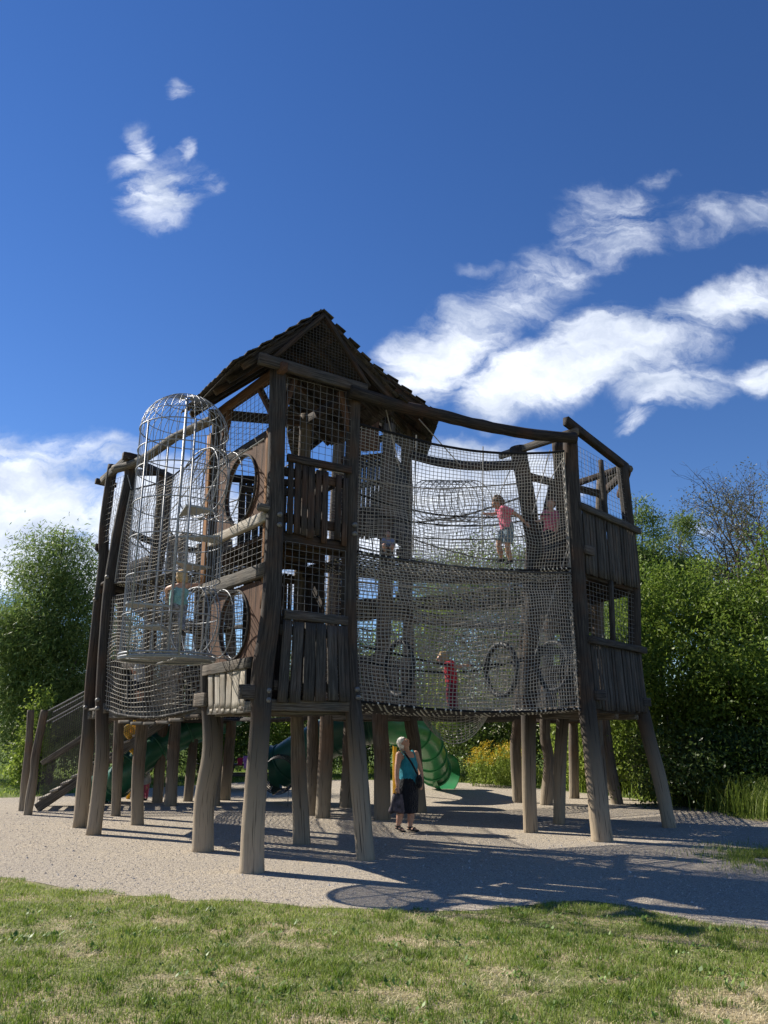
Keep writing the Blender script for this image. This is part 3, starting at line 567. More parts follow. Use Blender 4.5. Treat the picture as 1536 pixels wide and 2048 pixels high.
def rods(parent, a, b_, z0, z1, nx, nz, off=.02, u0=.06, u1=.94, r=.0036, mat=None, n_=None, name='mesh_panel', diag=False, frame=True):
    nr = nrm(a, b_) if n_ is None else n_; m = MB()
    for i in range(nx + 1):
        u = u0 + (u1 - u0) * i / nx; tube(m, cr_path([wp(a, b_, u, z0, off, nr), wp(a, b_, u, z1, off, nr)], 3), r, k=4)
    for j in range(nz + 1):
        z = z0 + (z1 - z0) * j / nz; tube(m, cr_path([wp(a, b_, u0, z, off + r * 2, nr), wp(a, b_, u1, z, off + r * 2, nr)], 3), r, k=4)
    return m.build(name, mat or MSD, parent)
def rail(parent, a, b_, z, w=.06, h=.13, off=.14, u0=.0, u1=1.0, mat='beam', n_=None, name='rail', dz=0.0, bow=0.0):
    nr = nrm(a, b_) if n_ is None else n_; m = MB()
    beam(m, wp(a, b_, u0, z, off, nr), wp(a, b_, u1, z + dz, off, nr), w, h, seg=9, jit=.08, bow=bow); return m.build(name, MW[mat], parent)
def deck(parent, ks, z, mat='beam', name='floor', out=.0):
    """plank floor on joists between four posts"""
    A, B_, C_, D = [pa(k, z) for k in ks]; m = MB(); n = 11
    for i in range(n):
        f0 = (i + .5) / n; p0 = A * (1 - f0) + D * f0; p1 = B_ * (1 - f0) + C_ * f0; plank(m, p0, p1, np.linalg.norm(D - A) / n * .92, .045, (0, 0, 1), rnd=None)
    for f in (.12, .5, .88):
        p0 = A * (1 - f) + B_ * f; p1 = D * (1 - f) + C_ * f; beam(m, p0 - [0, 0, .10], p1 - [0, 0, .10], .09, .15)
    return m.build(name, MW[mat], parent)
def hole_panel(parent, a, b_, z0, z1, c_u, c_z, r, off, t, mat, n_, u0=.05, u1=.95, name='porthole_panel', lip=True):
    m = MB(); ex = unit(wp(a, b_, 1, c_z) - wp(a, b_, 0, c_z)); C = wp(a, b_, c_u, c_z, off, n_)
    def side(u, z): return wp(a, b_, u, z, off, n_)
    K = 40; inner = []; outer = []
    c00, c10, c11, c01 = side(u0, z0), side(u1, z0), side(u1, z1), side(u0, z1)
    hx0, hx1 = (c00 - C) @ ex, (c10 - C) @ ex; hz0, hz1 = z0 - c_z, z1 - c_z
    for k in range(K):
        an = 2 * math.pi * k / K; cx, cz = math.cos(an), math.sin(an); inner.append((cx * r, cz * r))
        sx_ = (hx1 / cx if cx > 1e-6 else hx0 / cx if cx < -1e-6 else 1e9); sz_ = (hz1 / cz if cz > 1e-6 else hz0 / cz if cz < -1e-6 else 1e9); s = min(sx_, sz_); outer.append((cx * s, cz * s))
    V = []; G = []
    for (L, o) in ((inner, t / 2), (outer, t / 2), (outer, -t / 2), (inner, -t / 2)):
        for (x, z) in L: V.append(C + ex * x + np.array([0, 0, z]) + n_ * o); G.append((x, o, z))
    q = [(s * K + k, s * K + (k + 1) % K, ((s + 1) % 4) * K + (k + 1) % K, ((s + 1) % 4) * K + k) for s in range(4) for k in range(K)]
    G = np.array(G)
    m.add(V, quads=q, gc=G, rnd=.6); o = m.build(name, MW[mat], parent, smooth=False)
    if lip:
        m = MB(); ring(m, C + n_ * (t / 2 + .01), n_, r + .012, .02, n=44, k=6); m.build('rim', MW['board'], parent)
    return C

# ---- front tower with the shingled roof
FT = empty('climbing_tower', tuple(gnd(560, 1715)), 'tall roofed timber tower nearest the camera with shingled gable roof', 'climbing tower', 'timber towers of the playground')
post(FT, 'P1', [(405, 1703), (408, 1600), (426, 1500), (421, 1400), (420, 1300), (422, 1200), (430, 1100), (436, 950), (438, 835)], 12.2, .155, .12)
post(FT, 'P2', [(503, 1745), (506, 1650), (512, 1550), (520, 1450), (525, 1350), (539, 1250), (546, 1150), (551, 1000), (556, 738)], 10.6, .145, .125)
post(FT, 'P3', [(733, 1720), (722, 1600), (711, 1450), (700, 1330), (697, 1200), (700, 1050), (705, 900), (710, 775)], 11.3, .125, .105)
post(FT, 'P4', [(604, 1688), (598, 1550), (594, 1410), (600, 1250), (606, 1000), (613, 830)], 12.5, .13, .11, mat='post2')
nF = nrm('P2', 'P3'); nL = nrm('P1', 'P2'); nR = nrm('P3', 'P4'); nB = nrm('P4', 'P1')
deck(FT, ('P1', 'P2', 'P3', 'P4'), Z1, 'beam'); deck(FT, ('P1', 'P2', 'P3', 'P4'), Z2, 'dark')
# front face
rail(FT, 'P2', 'P3', Z1 - .06, .07, .14, .02, name='skirt_beam'); rail(FT, 'P2', 'P3', Z2 - .08, .07, .15, .0, mat='dark', name='skirt_beam')
boards(FT, 'P2', 'P3', Z1 + .02, 3.12, 6, fill=.80, off=.10, u0=.1, u1=.92)
rail(FT, 'P2', 'P3', 3.2, .07, .12, .10, u0=.12, u1=.92, mat='board')
rods(FT, 'P2', 'P3', 3.28, 4.25, 9, 9, off=.05, u0=.12, u1=.92)
boards(FT, 'P2', 'P3', Z2 + .03, 5.42, 9, fill=.86, off=.08, u0=.1, u1=.92, mat='dark', miss=(6,), ztj=.10, zbj=.12)
rail(FT, 'P2', 'P3', 5.5, .07, .11, .09, u0=.1, u1=.94, mat='dark', dz=.02)
rods(FT, 'P2', 'P3', 5.58, 6.82, 10, 11, off=.05, u0=.1, u1=.94)
# left face, sheltered brown timber with two portholes for the cage tunnels
rail(FT, 'P1', 'P2', Z1 - .08, .08, .15, .06, name='skirt_beam', mat='beam')
boards(FT, 'P1', 'P2', Z1 - .05, 2.50, 6, fill=.78, off=.10, u0=.1, u1=.84, mat='pale', backrail=False, pointed=True)
rail(FT, 'P1', 'P2', 2.56, .06, .15, .11, u0=.02, u1=.92)
HC1 = hole_panel(FT, 'P1', 'P2', 2.64, 3.70, .50, 3.16, .49, .04, .05, 'red', nL)
rail(FT, 'P1', 'P2', 3.82, .09, .20, .10, u0=-.02, u1=1.0)
rods(FT, 'P1', 'P2', 3.94, 4.50, 12, 6, off=.05)
rail(FT, 'P1', 'P2', 4.60, .09, .15, .10, u0=.0, u1=.98, mat='pale')
HC2 = hole_panel(FT, 'P1', 'P2', 4.68, 5.86, .50, 5.25, .54, .04, .05, 'red', nL)
rail(FT, 'P1', 'P2', 5.92, .07, .12, .04, u0=.0, u1=1.0, mat='dark')
rods(FT, 'P1', 'P2', 5.98, 6.80, 13, 9, off=.03)
# curved braces under the eaves
for (ka, kb, u) in (('P2', 'P1', .28), ('P1', 'P2', .22), ('P2', 'P3', .2), ('P3', 'P2', .2)):
    m = MB(); beam(m, wp(ka, kb, .04, 6.15, .0), wp(ka, kb, u, 6.82, .0), .08, .09, up=nL); m.build('brace', MW['red'], FT)
# vertical boards on the inner face of the left posts
m = MB(); plank(m, wp('P1', 'P2', .93, 3.4, -.02, nL), wp('P1', 'P2', .93, 6.8, -.02, nL), .07, .05, nL); plank(m, wp('P1', 'P2', .07, 4.4, -.02, nL), wp('P1', 'P2', .07, 6.8, -.02, nL), .08, .05, nL); m.build('jamb', MW['red'], FT)
m = MB(); plank(m, wp('P1', 'P2', .925, 3.3, .055, nL), wp('P1', 'P2', .925, 6.0, .055, nL), .075, .04, nL, seg=12, jit=.12); m.build('facing', MW['orange'], FT)
m = MB(); plank(m, wp('P1', 'P2', -.03, 3.95, .135, nL), wp('P1', 'P2', -.03, 6.5, .135, nL), .15, .03, nL, seg=12, jit=.1); m.build('facing', MW['orange'], FT)
# back and right faces, mostly boarded
boards(FT, 'P4', 'P1', Z1 + .02, 4.2, 9, fill=.93, off=.05, u0=.08, u1=.66, mat='dark'); boards(FT, 'P4', 'P1', Z2 + .02, 5.7, 8, fill=.88, off=.05, u0=.1, u1=.75, mat='board')
boards(FT, 'P3', 'P4', Z2 + .02, 5.9, 5, fill=.8, off=.05, u0=.55, u1=1.0, mat='beam', ztj=.2); boards(FT, 'P3', 'P4', Z1 + .02, 4.3, 4, fill=.97, off=.05, u0=.55, u1=1.0, mat='dark')
rods(FT, 'P4', 'P1', 5.8, 6.8, 12, 9, off=.03)
rail(FT, 'P4', 'P1', 5.76, .07, .12, .04, mat='dark'); rail(FT, 'P3', 'P4', 5.5, .07, .12, .04, mat='dark', u0=.4)
# heads: eave beams
EV = 6.90
for (a, b_, n_, mt, o) in (('P1', 'P2', nL, 'red', .02), ('P4', 'P1', nB, 'dark', .0), ('P3', 'P4', nR, 'dark', .0)): rail(FT, a, b_, EV - .02, .10, .16, o, u0=-.12, u1=1.12, mat=mt, n_=n_, name='eave_beam')
rail(FT, 'P2', 'P3', EV + .05, .08, .17, .16, u0=-.30, u1=1.08, mat='board', n_=nF, name='tie_beam', dz=-.06)
# gable roof
RL = np.array((-2.08, 10.22, 6.90)); RR = np.array((.28, 11.52, 6.86)); AP = np.array((-.96, 10.82, 8.04)); BK = np.array((-1.30, 1.98, 0.0)); bku = BK / np.linalg.norm(BK)
def gable(parent, RL, RR, AP, BK, rows=13, cols=13, over=.10, mat='shingle', kick=None):
    roof = MB()
    for (E0, side) in ((RL, -1), (RR, 1)):
        dn = E0 - AP; L = np.linalg.norm(dn); dn = dn / L; bk = BK / np.linalg.norm(BK); nn = np.cross(dn, bk); nn *= np.sign(nn[2])
        plank(roof, AP + nn * .0 + BK * .5 + dn * .0 + np.array([0, 0, 0]) , AP + BK * .5 + dn * L, np.linalg.norm(BK), .022, nn, seg=2, jit=0, rnd=.3)
    o = roof.build('roof', MW[mat], parent); sh = MB()
    for (E0, side) in ((RL, -1), (RR, 1)):
        dn = E0 - AP; L = np.linalg.norm(dn) + over; dn = dn / np.linalg.norm(dn); bk = BK / np.linalg.norm(BK); nn = np.cross(dn, bk); nn *= np.sign(nn[2]); LB = np.linalg.norm(BK)
        for r in range(rows):
            s0 = r / rows * L; w = LB / cols
            for c in range(cols):
                cx = (c + .5 + (.5 if r % 2 else 0)) * w - .04 + random.uniform(-.01, .01)
                if cx > LB: continue
                p0 = AP + bk * cx + dn * (s0 - .03) + nn * .022; p1 = p0 + dn * (L / rows * 1.35 + random.uniform(-.012, .02)) + nn * (.028 + random.uniform(0, .012))
                plank(sh, p0, p1, w * random.uniform(.9, .98), .016, nn, seg=2, jit=.02)
    sh.build('shingles', MW[mat], o)
    rf = MB()
    for (E0, side) in ((RL, -1), (RR, 1)):
        dn = E0 - AP; nn = np.cross(unit(dn), BK / np.linalg.norm(BK)); nn *= np.sign(nn[2])
        for f in np.linspace(.04, .96, 5): beam(rf, AP + BK * f - nn * .075, E0 + BK * f - nn * .075, .07, .10, up=nn)
        for f in (.2, .42, .64, .86): plank(rf, AP + dn * f - nn * .02, AP + dn * f + BK - nn * .02, .16, .018, nn, seg=3)
    rf.build('rafters', MW['dark'], o)
    return o
gable(FT, RL, RR, AP, BK)
# wire net in the gable
m = MB(); g0 = wp('P2', 'P3', -.12, EV + .12, .12, nF); g1 = wp('P2', 'P3', 1.12, EV + .06, .12, nF); ga = (g0 + g1) / 2 + np.array([0, 0, 1.02]); ex = g1 - g0
for i in range(1, 30):
    f = i / 30; p = g0 + ex * f; hz = 1.0 * (1 - abs(2 * f - 1)); tube(m, cr_path([p, p + np.array([.0, 0, hz * .98])], 3), .004, k=3)
for j in range(1, 20):
    h = j / 20; p = g0 + ex * (h / 2) + [0, 0, h]; q = g1 - ex * (h / 2) + [0, 0, h]; tube(m, cr_path([p, q], 3), .004, k=3)
m.build('gable_net', MR['netd'], FT)
m = MB(); beam(m, g0 + [0, 0, .0], ga, .07, .10, up=nF); beam(m, g1, ga, .07, .10, up=nF); m.build('barge_rafter', MW['dark'], FT)
bolts(FT, 'P2', (2.18, 2.06), nF + nL * -.3); bolts(FT, 'P3', (2.24, 2.13), nF); bolts(FT, 'P3', (4.66, 4.52), nF); bolts(FT, 'P2', (4.6, 4.45), nF); bolts(FT, 'P1', (2.2, 2.08), nL + nF * .2)
# bracket collars where the beams bolt to the legs
m = MB(); c = pa('P1', 2.13) + nL * .12; beam(m, c - nF * .22 , c + nF * .16, .10, .20); m.build('bearer', MW['beam'], FT)
m = MB(); c = pa('P2', 2.16) + nL * .16; beam(m, c - nF * .0 + nL * .14, c - nL * .12, .12, .18); m.build('bearer', MW['board'], FT)
m = MB(); c = pa('P2', 4.70) + nL * .16; sweep(m, cr_path([c + nL * .1, c - nL * .12], 4), .06, n=10); m.build('bearer', MW['beam'], FT)

# ---- right tower
RT = empty('climbing_tower', tuple(gnd(1205, 1660)), 'open topped timber tower at the right with splayed legs', 'climbing tower', 'timber towers of the playground')
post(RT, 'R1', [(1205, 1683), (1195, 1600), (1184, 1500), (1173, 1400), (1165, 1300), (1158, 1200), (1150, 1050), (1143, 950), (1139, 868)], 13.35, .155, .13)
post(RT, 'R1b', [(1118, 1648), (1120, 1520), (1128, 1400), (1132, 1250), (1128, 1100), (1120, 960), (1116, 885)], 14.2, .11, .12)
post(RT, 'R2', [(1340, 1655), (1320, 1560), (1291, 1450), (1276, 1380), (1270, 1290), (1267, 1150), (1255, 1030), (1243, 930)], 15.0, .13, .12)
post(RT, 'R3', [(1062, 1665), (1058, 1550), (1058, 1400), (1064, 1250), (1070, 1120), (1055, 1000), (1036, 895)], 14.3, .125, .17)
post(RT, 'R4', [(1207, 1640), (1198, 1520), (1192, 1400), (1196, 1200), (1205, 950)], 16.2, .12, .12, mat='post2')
nRF = nrm('R1', 'R2'); nRB = nrm('R2', 'R4'); nRL = nrm('R3', 'R1')
deck(RT, ('R1', 'R2', 'R4', 'R3'), Z1, 'beam'); deck(RT, ('R1', 'R2', 'R4', 'R3'), Z2, 'dark')
for z0, z1 in ((Z1 - .02, 3.12), (Z2 - .02, 5.5)):
    boards(RT, 'R1', 'R2', z0, z1, 19, fill=.86, t=.028, off=.10, u0=.05, u1=1.0, mat='board', zbj=.05)
    rail(RT, 'R1', 'R2', z1 + .05, .09, .12, .14, u0=-.02, u1=1.06, mat='board', dz=.0)
    rods(RT, 'R1', 'R2', z1 + .12, z1 + (1.12 if z0 < 3 else 1.3), 16, 12, off=.03, u0=.04, u1=.97)
    rail(RT, 'R1', 'R2', z0, .07, .14, .0, mat='dark')
    rail(RT, 'R2', 'R4', z1 + .05, .08, .12, .05, mat='dark'); rail(RT, 'R3', 'R4', z1 + .05, .08, .12, .05, mat='dark', n_=-nRF)
    m = MB(); beam(m, wp('R1', 'R2', .5, z1 + .08, .06, nRF), wp('R1', 'R2', .5, z1 + 1.25, .06, nRF), .09, .08, up=nRF); m.build('mullion', MW['board'], RT)
boards(RT, 'R2', 'R4', Z1, 3.12, 9, mat='dark', off=.04); boards(RT, 'R2', 'R4', Z2, 5.4, 9, mat='dark', off=.04)
boards(RT, 'R4', 'R3', Z2, 5.1, 9, mat='dark', off=.04, u0=.25, u1=.8)
m = MB(); beam(m, at(1132, 842, 13.25), at(1252, 935, 15.1), .13, .16, jit=.05); m.build('top_beam', MW['dark'], RT)
m = MB(); beam(m, at(1155, 862, 13.3), at(1000, 912, 14.6), .10, .13, jit=.06); m.build('top_beam', MW['beam'], RT)
m = MB(); beam(m, pa('R3', 6.5), pa('R4', 6.7), .10, .14); beam(m, pa('R4', 6.7), at(1256, 938, 15.2), .10, .14); m.build('top_beam', MW['dark'], RT)
m = MB(); beam(m, at(1150, 968, 15.8), at(1238, 938, 15.1), .09, .12); m.build('cross_beam', MW['dark'], RT)
m = MB(); sweep(m, cr_path([at(1254, 945, 15.3), at(1240, 990, 17.5)], 6), .085, n=12); m.build('pole_end', MW['red'], RT)
for (k_, z_, d0, d1) in (('R2', 2.2, (-.14, -.1, 0), (.05, .05, 0)), ('R1', 2.25, (0, 0, 0), (.22, .2, 0)), ('R1', 4.75, (0, 0, 0), (.22, .2, 0))):
    m = MB(); c = pa(k_, z_) + nRF * .15; beam(m, c + d0, c + d1, .07, .16); m.build('bearer', MW['board'], RT)
# slanting strut inside and a boarded wall seen through the net
m = MB(); sweep(m, cr_path([pa('R3', 4.4) + [.35, .3, 0], at(1090, 1060, 15.0), at(1108, 965, 15.2)], 10), .10, .13, n=8); m.build('strut', MW['dark'], RT)

# ---- left tower
LT = empty('climbing_tower', tuple(gnd(210, 1660)), 'open topped timber tower at the left edge of the playground', 'climbing tower', 'timber towers of the playground')
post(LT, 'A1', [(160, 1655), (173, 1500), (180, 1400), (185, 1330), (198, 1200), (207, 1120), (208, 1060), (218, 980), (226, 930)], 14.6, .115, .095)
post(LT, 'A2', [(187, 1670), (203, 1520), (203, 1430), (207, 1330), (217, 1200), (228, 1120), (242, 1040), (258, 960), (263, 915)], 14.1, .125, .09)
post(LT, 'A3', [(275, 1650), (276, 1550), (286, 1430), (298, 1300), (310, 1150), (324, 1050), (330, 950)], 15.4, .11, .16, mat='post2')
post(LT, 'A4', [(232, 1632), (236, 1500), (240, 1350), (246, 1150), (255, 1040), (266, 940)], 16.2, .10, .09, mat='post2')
nLF = nrm('A2', 'A3'); nLL = nrm('A1', 'A2')
deck(LT, ('A1', 'A2', 'A3', 'A4'), Z1, 'beam'); deck(LT, ('A1', 'A2', 'A3', 'A4'), Z2, 'dark')
rail(LT, 'A2', 'A3', Z1, .08, .18, .1, u0=-.05, u1=1.4, name='bearer'); rail(LT, 'A2', 'A3', Z2 - .1, .08, .18, .06, mat='dark', name='bearer')
rods(LT, 'A1', 'A2', 5.2, 6.45, 6, 11, off=.03, u0=.1, u1=.9, mat=MSD)
rods(LT, 'A4', 'A1', 5.2, 6.45, 12, 11, off=.03); rods(LT, 'A4', 'A1', 3.2, 4.2, 12, 11, off=.03)
boards(LT, 'A3', 'A4', Z2, 5.2, 8, mat='dark', off=.04); boards(LT, 'A3', 'A4', Z1, 3.1, 8, mat='board', off=.04); boards(LT, 'A4', 'A1', Z1, 3.1, 8, mat='dark', off=.04)
boards(LT, 'A2', 'A4', 4.6, 6.7, 2, fill=.8, mat='red', off=.0, u0=.3, u1=.6, backrail=False, name='jamb')
rail(LT, 'A4', 'A1', 5.15, mat='dark'); rail(LT, 'A2', 'A3', 5.3, mat='dark', u0=.1)
m = MB(); beam(m, at(205, 962, 14.8), at(262, 912, 14.0), .11, .15, jit=.08); m.build('top_beam', MW['beam'], LT)
m = MB(); beam(m, at(250, 945, 15.1), at(330, 945, 15.6), .10, .13); beam(m, at(275, 925, 14.0), at(345, 955, 15.8), .10, .12); m.build('top_beam', MW['dark'], LT)
m = MB(); c = at(266, 915, 14.05); beam(m, c - [.16, .1, 0], c + [.1, .1, 0], .12, .15); m.build('cross_beam', MW['dark'], LT); m = MB(); c = at(205, 965, 14.9); beam(m, c - [.1, .1, 0], c + [.2, .2, 0], .10, .11); m.build('cross_beam', MW['dark'], LT)
bolts(LT, 'A2', (2.2, 2.06), (-.3, -1, 0)); bolts(LT, 'A1', (2.1, 4.1), (-.3, -1, 0)); bolts(LT, 'A2', (4.4,), (-.3, -1, 0))

# ---- rear tower, one storey taller
BT = empty('climbing_tower', tuple(gnd(750, 1630)), 'tallest timber tower behind the front one, roof peeking out right', 'climbing tower', 'timber towers of the playground')
Z3 = 6.45
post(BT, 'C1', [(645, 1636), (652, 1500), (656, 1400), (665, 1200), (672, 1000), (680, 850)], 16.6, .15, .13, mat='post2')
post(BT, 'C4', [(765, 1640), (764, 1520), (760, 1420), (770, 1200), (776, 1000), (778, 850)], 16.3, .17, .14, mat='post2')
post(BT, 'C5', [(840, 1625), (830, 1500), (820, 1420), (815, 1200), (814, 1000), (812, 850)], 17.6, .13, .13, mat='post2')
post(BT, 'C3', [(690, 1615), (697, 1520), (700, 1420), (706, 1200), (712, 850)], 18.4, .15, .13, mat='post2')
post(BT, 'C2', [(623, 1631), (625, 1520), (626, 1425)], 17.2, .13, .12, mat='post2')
nCF = nrm('C1', 'C4'); nCR = nrm('C4', 'C5'); nCL = nrm('C3', 'C1'); nCB = nrm('C5', 'C3')
for z, mt in ((Z1, 'beam'), (Z2, 'dark'), (Z3, 'dark')):
    deck(BT, ('C1', 'C4', 'C5', 'C3'), z, mt)
    for (a, b_) in (('C1', 'C4'), ('C4', 'C5'), ('C5', 'C3'), ('C3', 'C1')): rail(BT, a, b_, z - .08, .08, .16, .0, mat=mt, name='bearer')
boards(BT, 'C1', 'C4', Z1, 3.2, 9, mat='board', off=.04); boards(BT, 'C4', 'C5', Z1, 3.2, 5, mat='board', off=.04)
boards(BT, 'C1', 'C4', Z1, 4.3, 4, mat='dark', off=.06, u1=.5); boards(BT, 'C1', 'C4', 5.75, 7.6, 10, fill=.78, mat='board', off=.04); boards(BT, 'C4', 'C5', 5.75, 7.6, 5, fill=.80, mat='board', off=.04)
boards(BT, 'C1', 'C4', Z2, 5.2, 5, mat='dark', off=.05, u1=.5, fill=.9); boards(BT, 'C4', 'C5', Z2, 5.7, 3, mat='dark', off=.05, u0=.5, fill=.9)
boards(BT, 'C5', 'C3', Z1, 3.2, 9, mat='board', off=.04); boards(BT, 'C3', 'C1', Z1, 3.2, 9, mat='board', off=.04); boards(BT, 'C3', 'C1', Z3, 7.5, 9, mat='board', off=.04)
rods(BT, 'C1', 'C4', 7.66, 8.6, 12, 8, off=.03); rods(BT, 'C4', 'C5', 7.66, 8.6, 8, 8, off=.03); rods(BT, 'C5', 'C3', 7.66, 8.6, 12, 8, off=.03)
for (a, b_) in (('C1', 'C4'), ('C4', 'C5'), ('C5', 'C3'), ('C3', 'C1')): rail(BT, a, b_, 7.62, mat='dark', off=.06); rail(BT, a, b_, 8.72, .1, .16, .0, mat='dark', name='eave_beam')
gable(BT, np.array((-2.1, 15.75, 8.55)), np.array((1.12, 16.0, 8.60)), np.array((-.55, 15.85, 9.92)), np.array((-.15, 3.1, 0)), rows=11, cols=12)
m = MB(); plank(m, np.array((-.35, 16.15, 7.7)), np.array((-.35, 16.15, 8.7)), .5, .03, (0, 1, 0)); m.build('wall_board', MW['red'], BT)

# ---- far towers
def far_tower(label, base, posts, beams, names):
    T = empty('climbing_tower', tuple(gnd(*base)), label, 'climbing tower', 'timber towers of the playground')
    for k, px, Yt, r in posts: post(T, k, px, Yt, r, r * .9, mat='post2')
    a, b_, c, d = names
    for z in (Z1, Z2): deck(T, names, z, 'dark'); [rail(T, p, q, z - .08, .08, .16, 0, mat='dark', name='bearer') for p, q in ((a, b_), (b_, c), (c, d), (d, a))]
    boards(T, a, b_, Z1, 3.15, 10, mat='board', off=.04); boards(T, d, a, Z1, 3.15, 9, mat='board', off=.04); boards(T, a, b_, Z2, 5.4, 10, mat='board', off=.04)
    boards(T, c, d, Z1, 3.15, 9, mat='dark', off=.04); boards(T, c, d, Z2, 5.4, 9, mat='dark', off=.04)
    rods(T, a, b_, 3.25, 4.2, 14, 9, off=.02, mat=MSD); rods(T, a, b_, 5.5, 6.5, 14, 9, off=.02, mat=MSD)
    for p, q in ((a, b_), (b_, c), (c, d), (d, a)): rail(T, p, q, 6.6, .1, .14, 0, mat='dark', name='top_beam'); rail(T, p, q, 3.2, mat='dark', off=0); rail(T, p, q, 5.45, mat='dark', off=0)
    return T
far_tower('timber tower at the back right, glimpsed through the nets', (1120, 1605),
          [('F1', [(1037, 1605), (1031, 1500), (1036, 1425), (1050, 1250), (1062, 1070)], 20.3, .14), ('F2', [(1092, 1610), (1098, 1520), (1090, 1450), (1100, 1250), (1112, 1065)], 19.6, .14),
           ('F3', [(1235, 1608), (1222, 1540), (1207, 1420), (1195, 1200), (1185, 1050)], 20.2, .14), ('F4', [(1148, 1597), (1146, 1430), (1140, 1200), (1135, 1080)], 21.6, .13)], None, ('F1', 'F2', 'F3', 'F4'))
far_tower('timber tower at the back left above the wooden ramp', (380, 1605),
          [('B1', [(315, 1605), (321, 1520), (328, 1420), (335, 1250), (345, 1075)], 20.6, .13), ('B2', [(340, 1612), (347, 1500), (352, 1420), (360, 1250), (368, 1070)], 19.5, .14),
           ('B4', [(448, 1600), (458, 1500), (463, 1420), (460, 1250), (455, 1080)], 20.6, .15), ('B3', [(375, 1603), (386, 1500), (392, 1420), (396, 1250), (400, 1090)], 21.4, .12)], None, ('B1', 'B2', 'B4', 'B3'))
post(FT, 'Q1', [(430, 1612), (436, 1520), (440, 1430)], 19.6, .11, .10, mat='post2')

# ---------------------------------------------------------------- rope bridges
def bulge(u, v): return np.sin(math.pi * u)
def netsurf(a, b_, z0a, z0b, z1a, z1b, sag0=.1, sag1=.12, bul=.2, n_=None, seed=0, ua=0., ub=1., warp=.095, off=.0):
    nr = nrm(a, b_) if n_ is None else n_
    def f(u, v):
        u = np.asarray(u, float); v = np.asarray(v, float); uu = ua + (ub - ua) * u; s = np.sin(math.pi * u)
        z = (z0a * (1 - u) + z0b * u - sag0 * s) * (1 - v) + (z1a * (1 - u) + z1b * u - sag1 * s) * v
        P = POST[a]; Q = POST[b_]
        ax = np.interp(z, P[:, 2], P[:, 0]); ay = np.interp(z, P[:, 2], P[:, 1]); bx = np.interp(z, Q[:, 2], Q[:, 0]); by = np.interp(z, Q[:, 2], Q[:, 1])
        k = off + bul * s * (.55 + .45 * np.sin(math.pi * v) ) + warp * 1.6 * (fbm(u * 5 + seed, v * 4, seed, 3) - .5) * np.minimum(1, s * 3)
        du = warp * (vnoise(u * 4 + seed, v * 5, seed + 9) - .5) * .35 * np.minimum(1, s * 3); dz = warp * (vnoise(u * 6, v * 4 + seed, seed + 19) - .5) * 2.2 * np.sin(math.pi * v)
        uu = uu + du
        return np.stack([ax * (1 - uu) + bx * uu + nr[0] * k, ay * (1 - uu) + by * uu + nr[1] * k, z + dz], -1)
    return f
def net(parent, f, nu, nv, r=.0055, mat='net', name='net_wall', edge=.014, edges=True, diag=False):
    m = MB(); su = max(12, nv // 2); sv = max(16, nu // 2)
    for i in range(nu + 1):
        t = np.linspace(0, 1, su * 2); tube(m, f(np.full(len(t), i / nu), t), r, k=3)
    for j in range(nv + 1):
        t = np.linspace(0, 1, sv * 2); tube(m, f(t, np.full(len(t), j / nv)), r, k=3)
    if edges:
        t = np.linspace(0, 1, 40)
        for v in (0, 1): tube(m, f(t, np.full(40, float(v))), edge, k=5)
        for u in (0, 1): tube(m, f(np.full(40, float(u)), t), edge, k=5)
    return m.build(name, MR[mat], parent)
def floornet(parent, fa, fb, n, m_, r=.011, mat='netd', sag=.06, name='net_floor', knots=True):
    """floor between the bottom edges of two walls"""
    b = MB()
    def P(u, w): A = fa(u, np.zeros_like(u)); B_ = fb(u, np.zeros_like(u)); return A * (1 - w)[..., None] + B_ * w[..., None] - np.array([0, 0, 1.]) * (sag * np.sin(math.pi * w))[..., None]
    for i in range(n + 1): t = np.linspace(0, 1, 9); tube(b, P(np.full(9, i / n), t), r, k=4, rnd=.1)
    for j in range(m_ + 1): t = np.linspace(0, 1, 30); tube(b, P(t, np.full(30, j / m_)), r, k=4, rnd=.1)
    if knots:
        for i in range(0, n + 1):
            for j in range(0, m_ + 1):
                if random.random() < .6: c = P(np.array([i / n]), np.array([j / m_]))[0]; blob(b, c, (.024, .024, .02), nu=6, nv=4, rnd=.98)
    return b.build(name, MR[mat], parent)
def handrope(parent, pts, r=.016, mat='black', name='hand_rope', n=30):
    b = MB(); sweep(b, cr_path(pts, n), r, n=6, cap=False, rnd=.5); return b.build(name, MR[mat], parent)
NB = 'rope net bridges between the towers'
# right front bridge, two storeys
RB = empty('rope_bridge', tuple(gnd(960, 1690)), 'two storey rope net bridge between roofed tower and right tower', 'rope bridge', NB)
nB1 = nrm('P3', 'R1'); nB2 = nB1
f_lo = netsurf('P3', 'R1', Z1 + .02, Z1 - .02, Z2 - .14, Z2 - .06, .10, .10, .22, seed=3, ua=.02, ub=.975)
f_up = netsurf('P3', 'R1', Z2 - .10, Z2 + .02, 6.35, 6.62, .14, .26, .16, seed=5, ua=.015, ub=.965)
net(RB, f_lo, 66, 42, .0072); net(RB, f_up, 62, 36, .0055)
g_lo = netsurf('P4', 'R3', Z1, Z1, Z2 - .2, Z2 - .1, .08, .12, .12, seed=13, n_=-nB1); g_up = netsurf('P4', 'R3', Z2 - .1, Z2, 6.1, 6.35, .12, .25, .12, seed=15, n_=-nB1)
net(RB, g_lo, 52, 34, .006); net(RB, g_up, 44, 26, .0045)
floornet(RB, f_lo, g_lo, 46, 16, .012, 'netd'); floornet(RB, f_up, g_up, 46, 16, .012, 'netd')
tt = np.linspace(0, 1, 30)
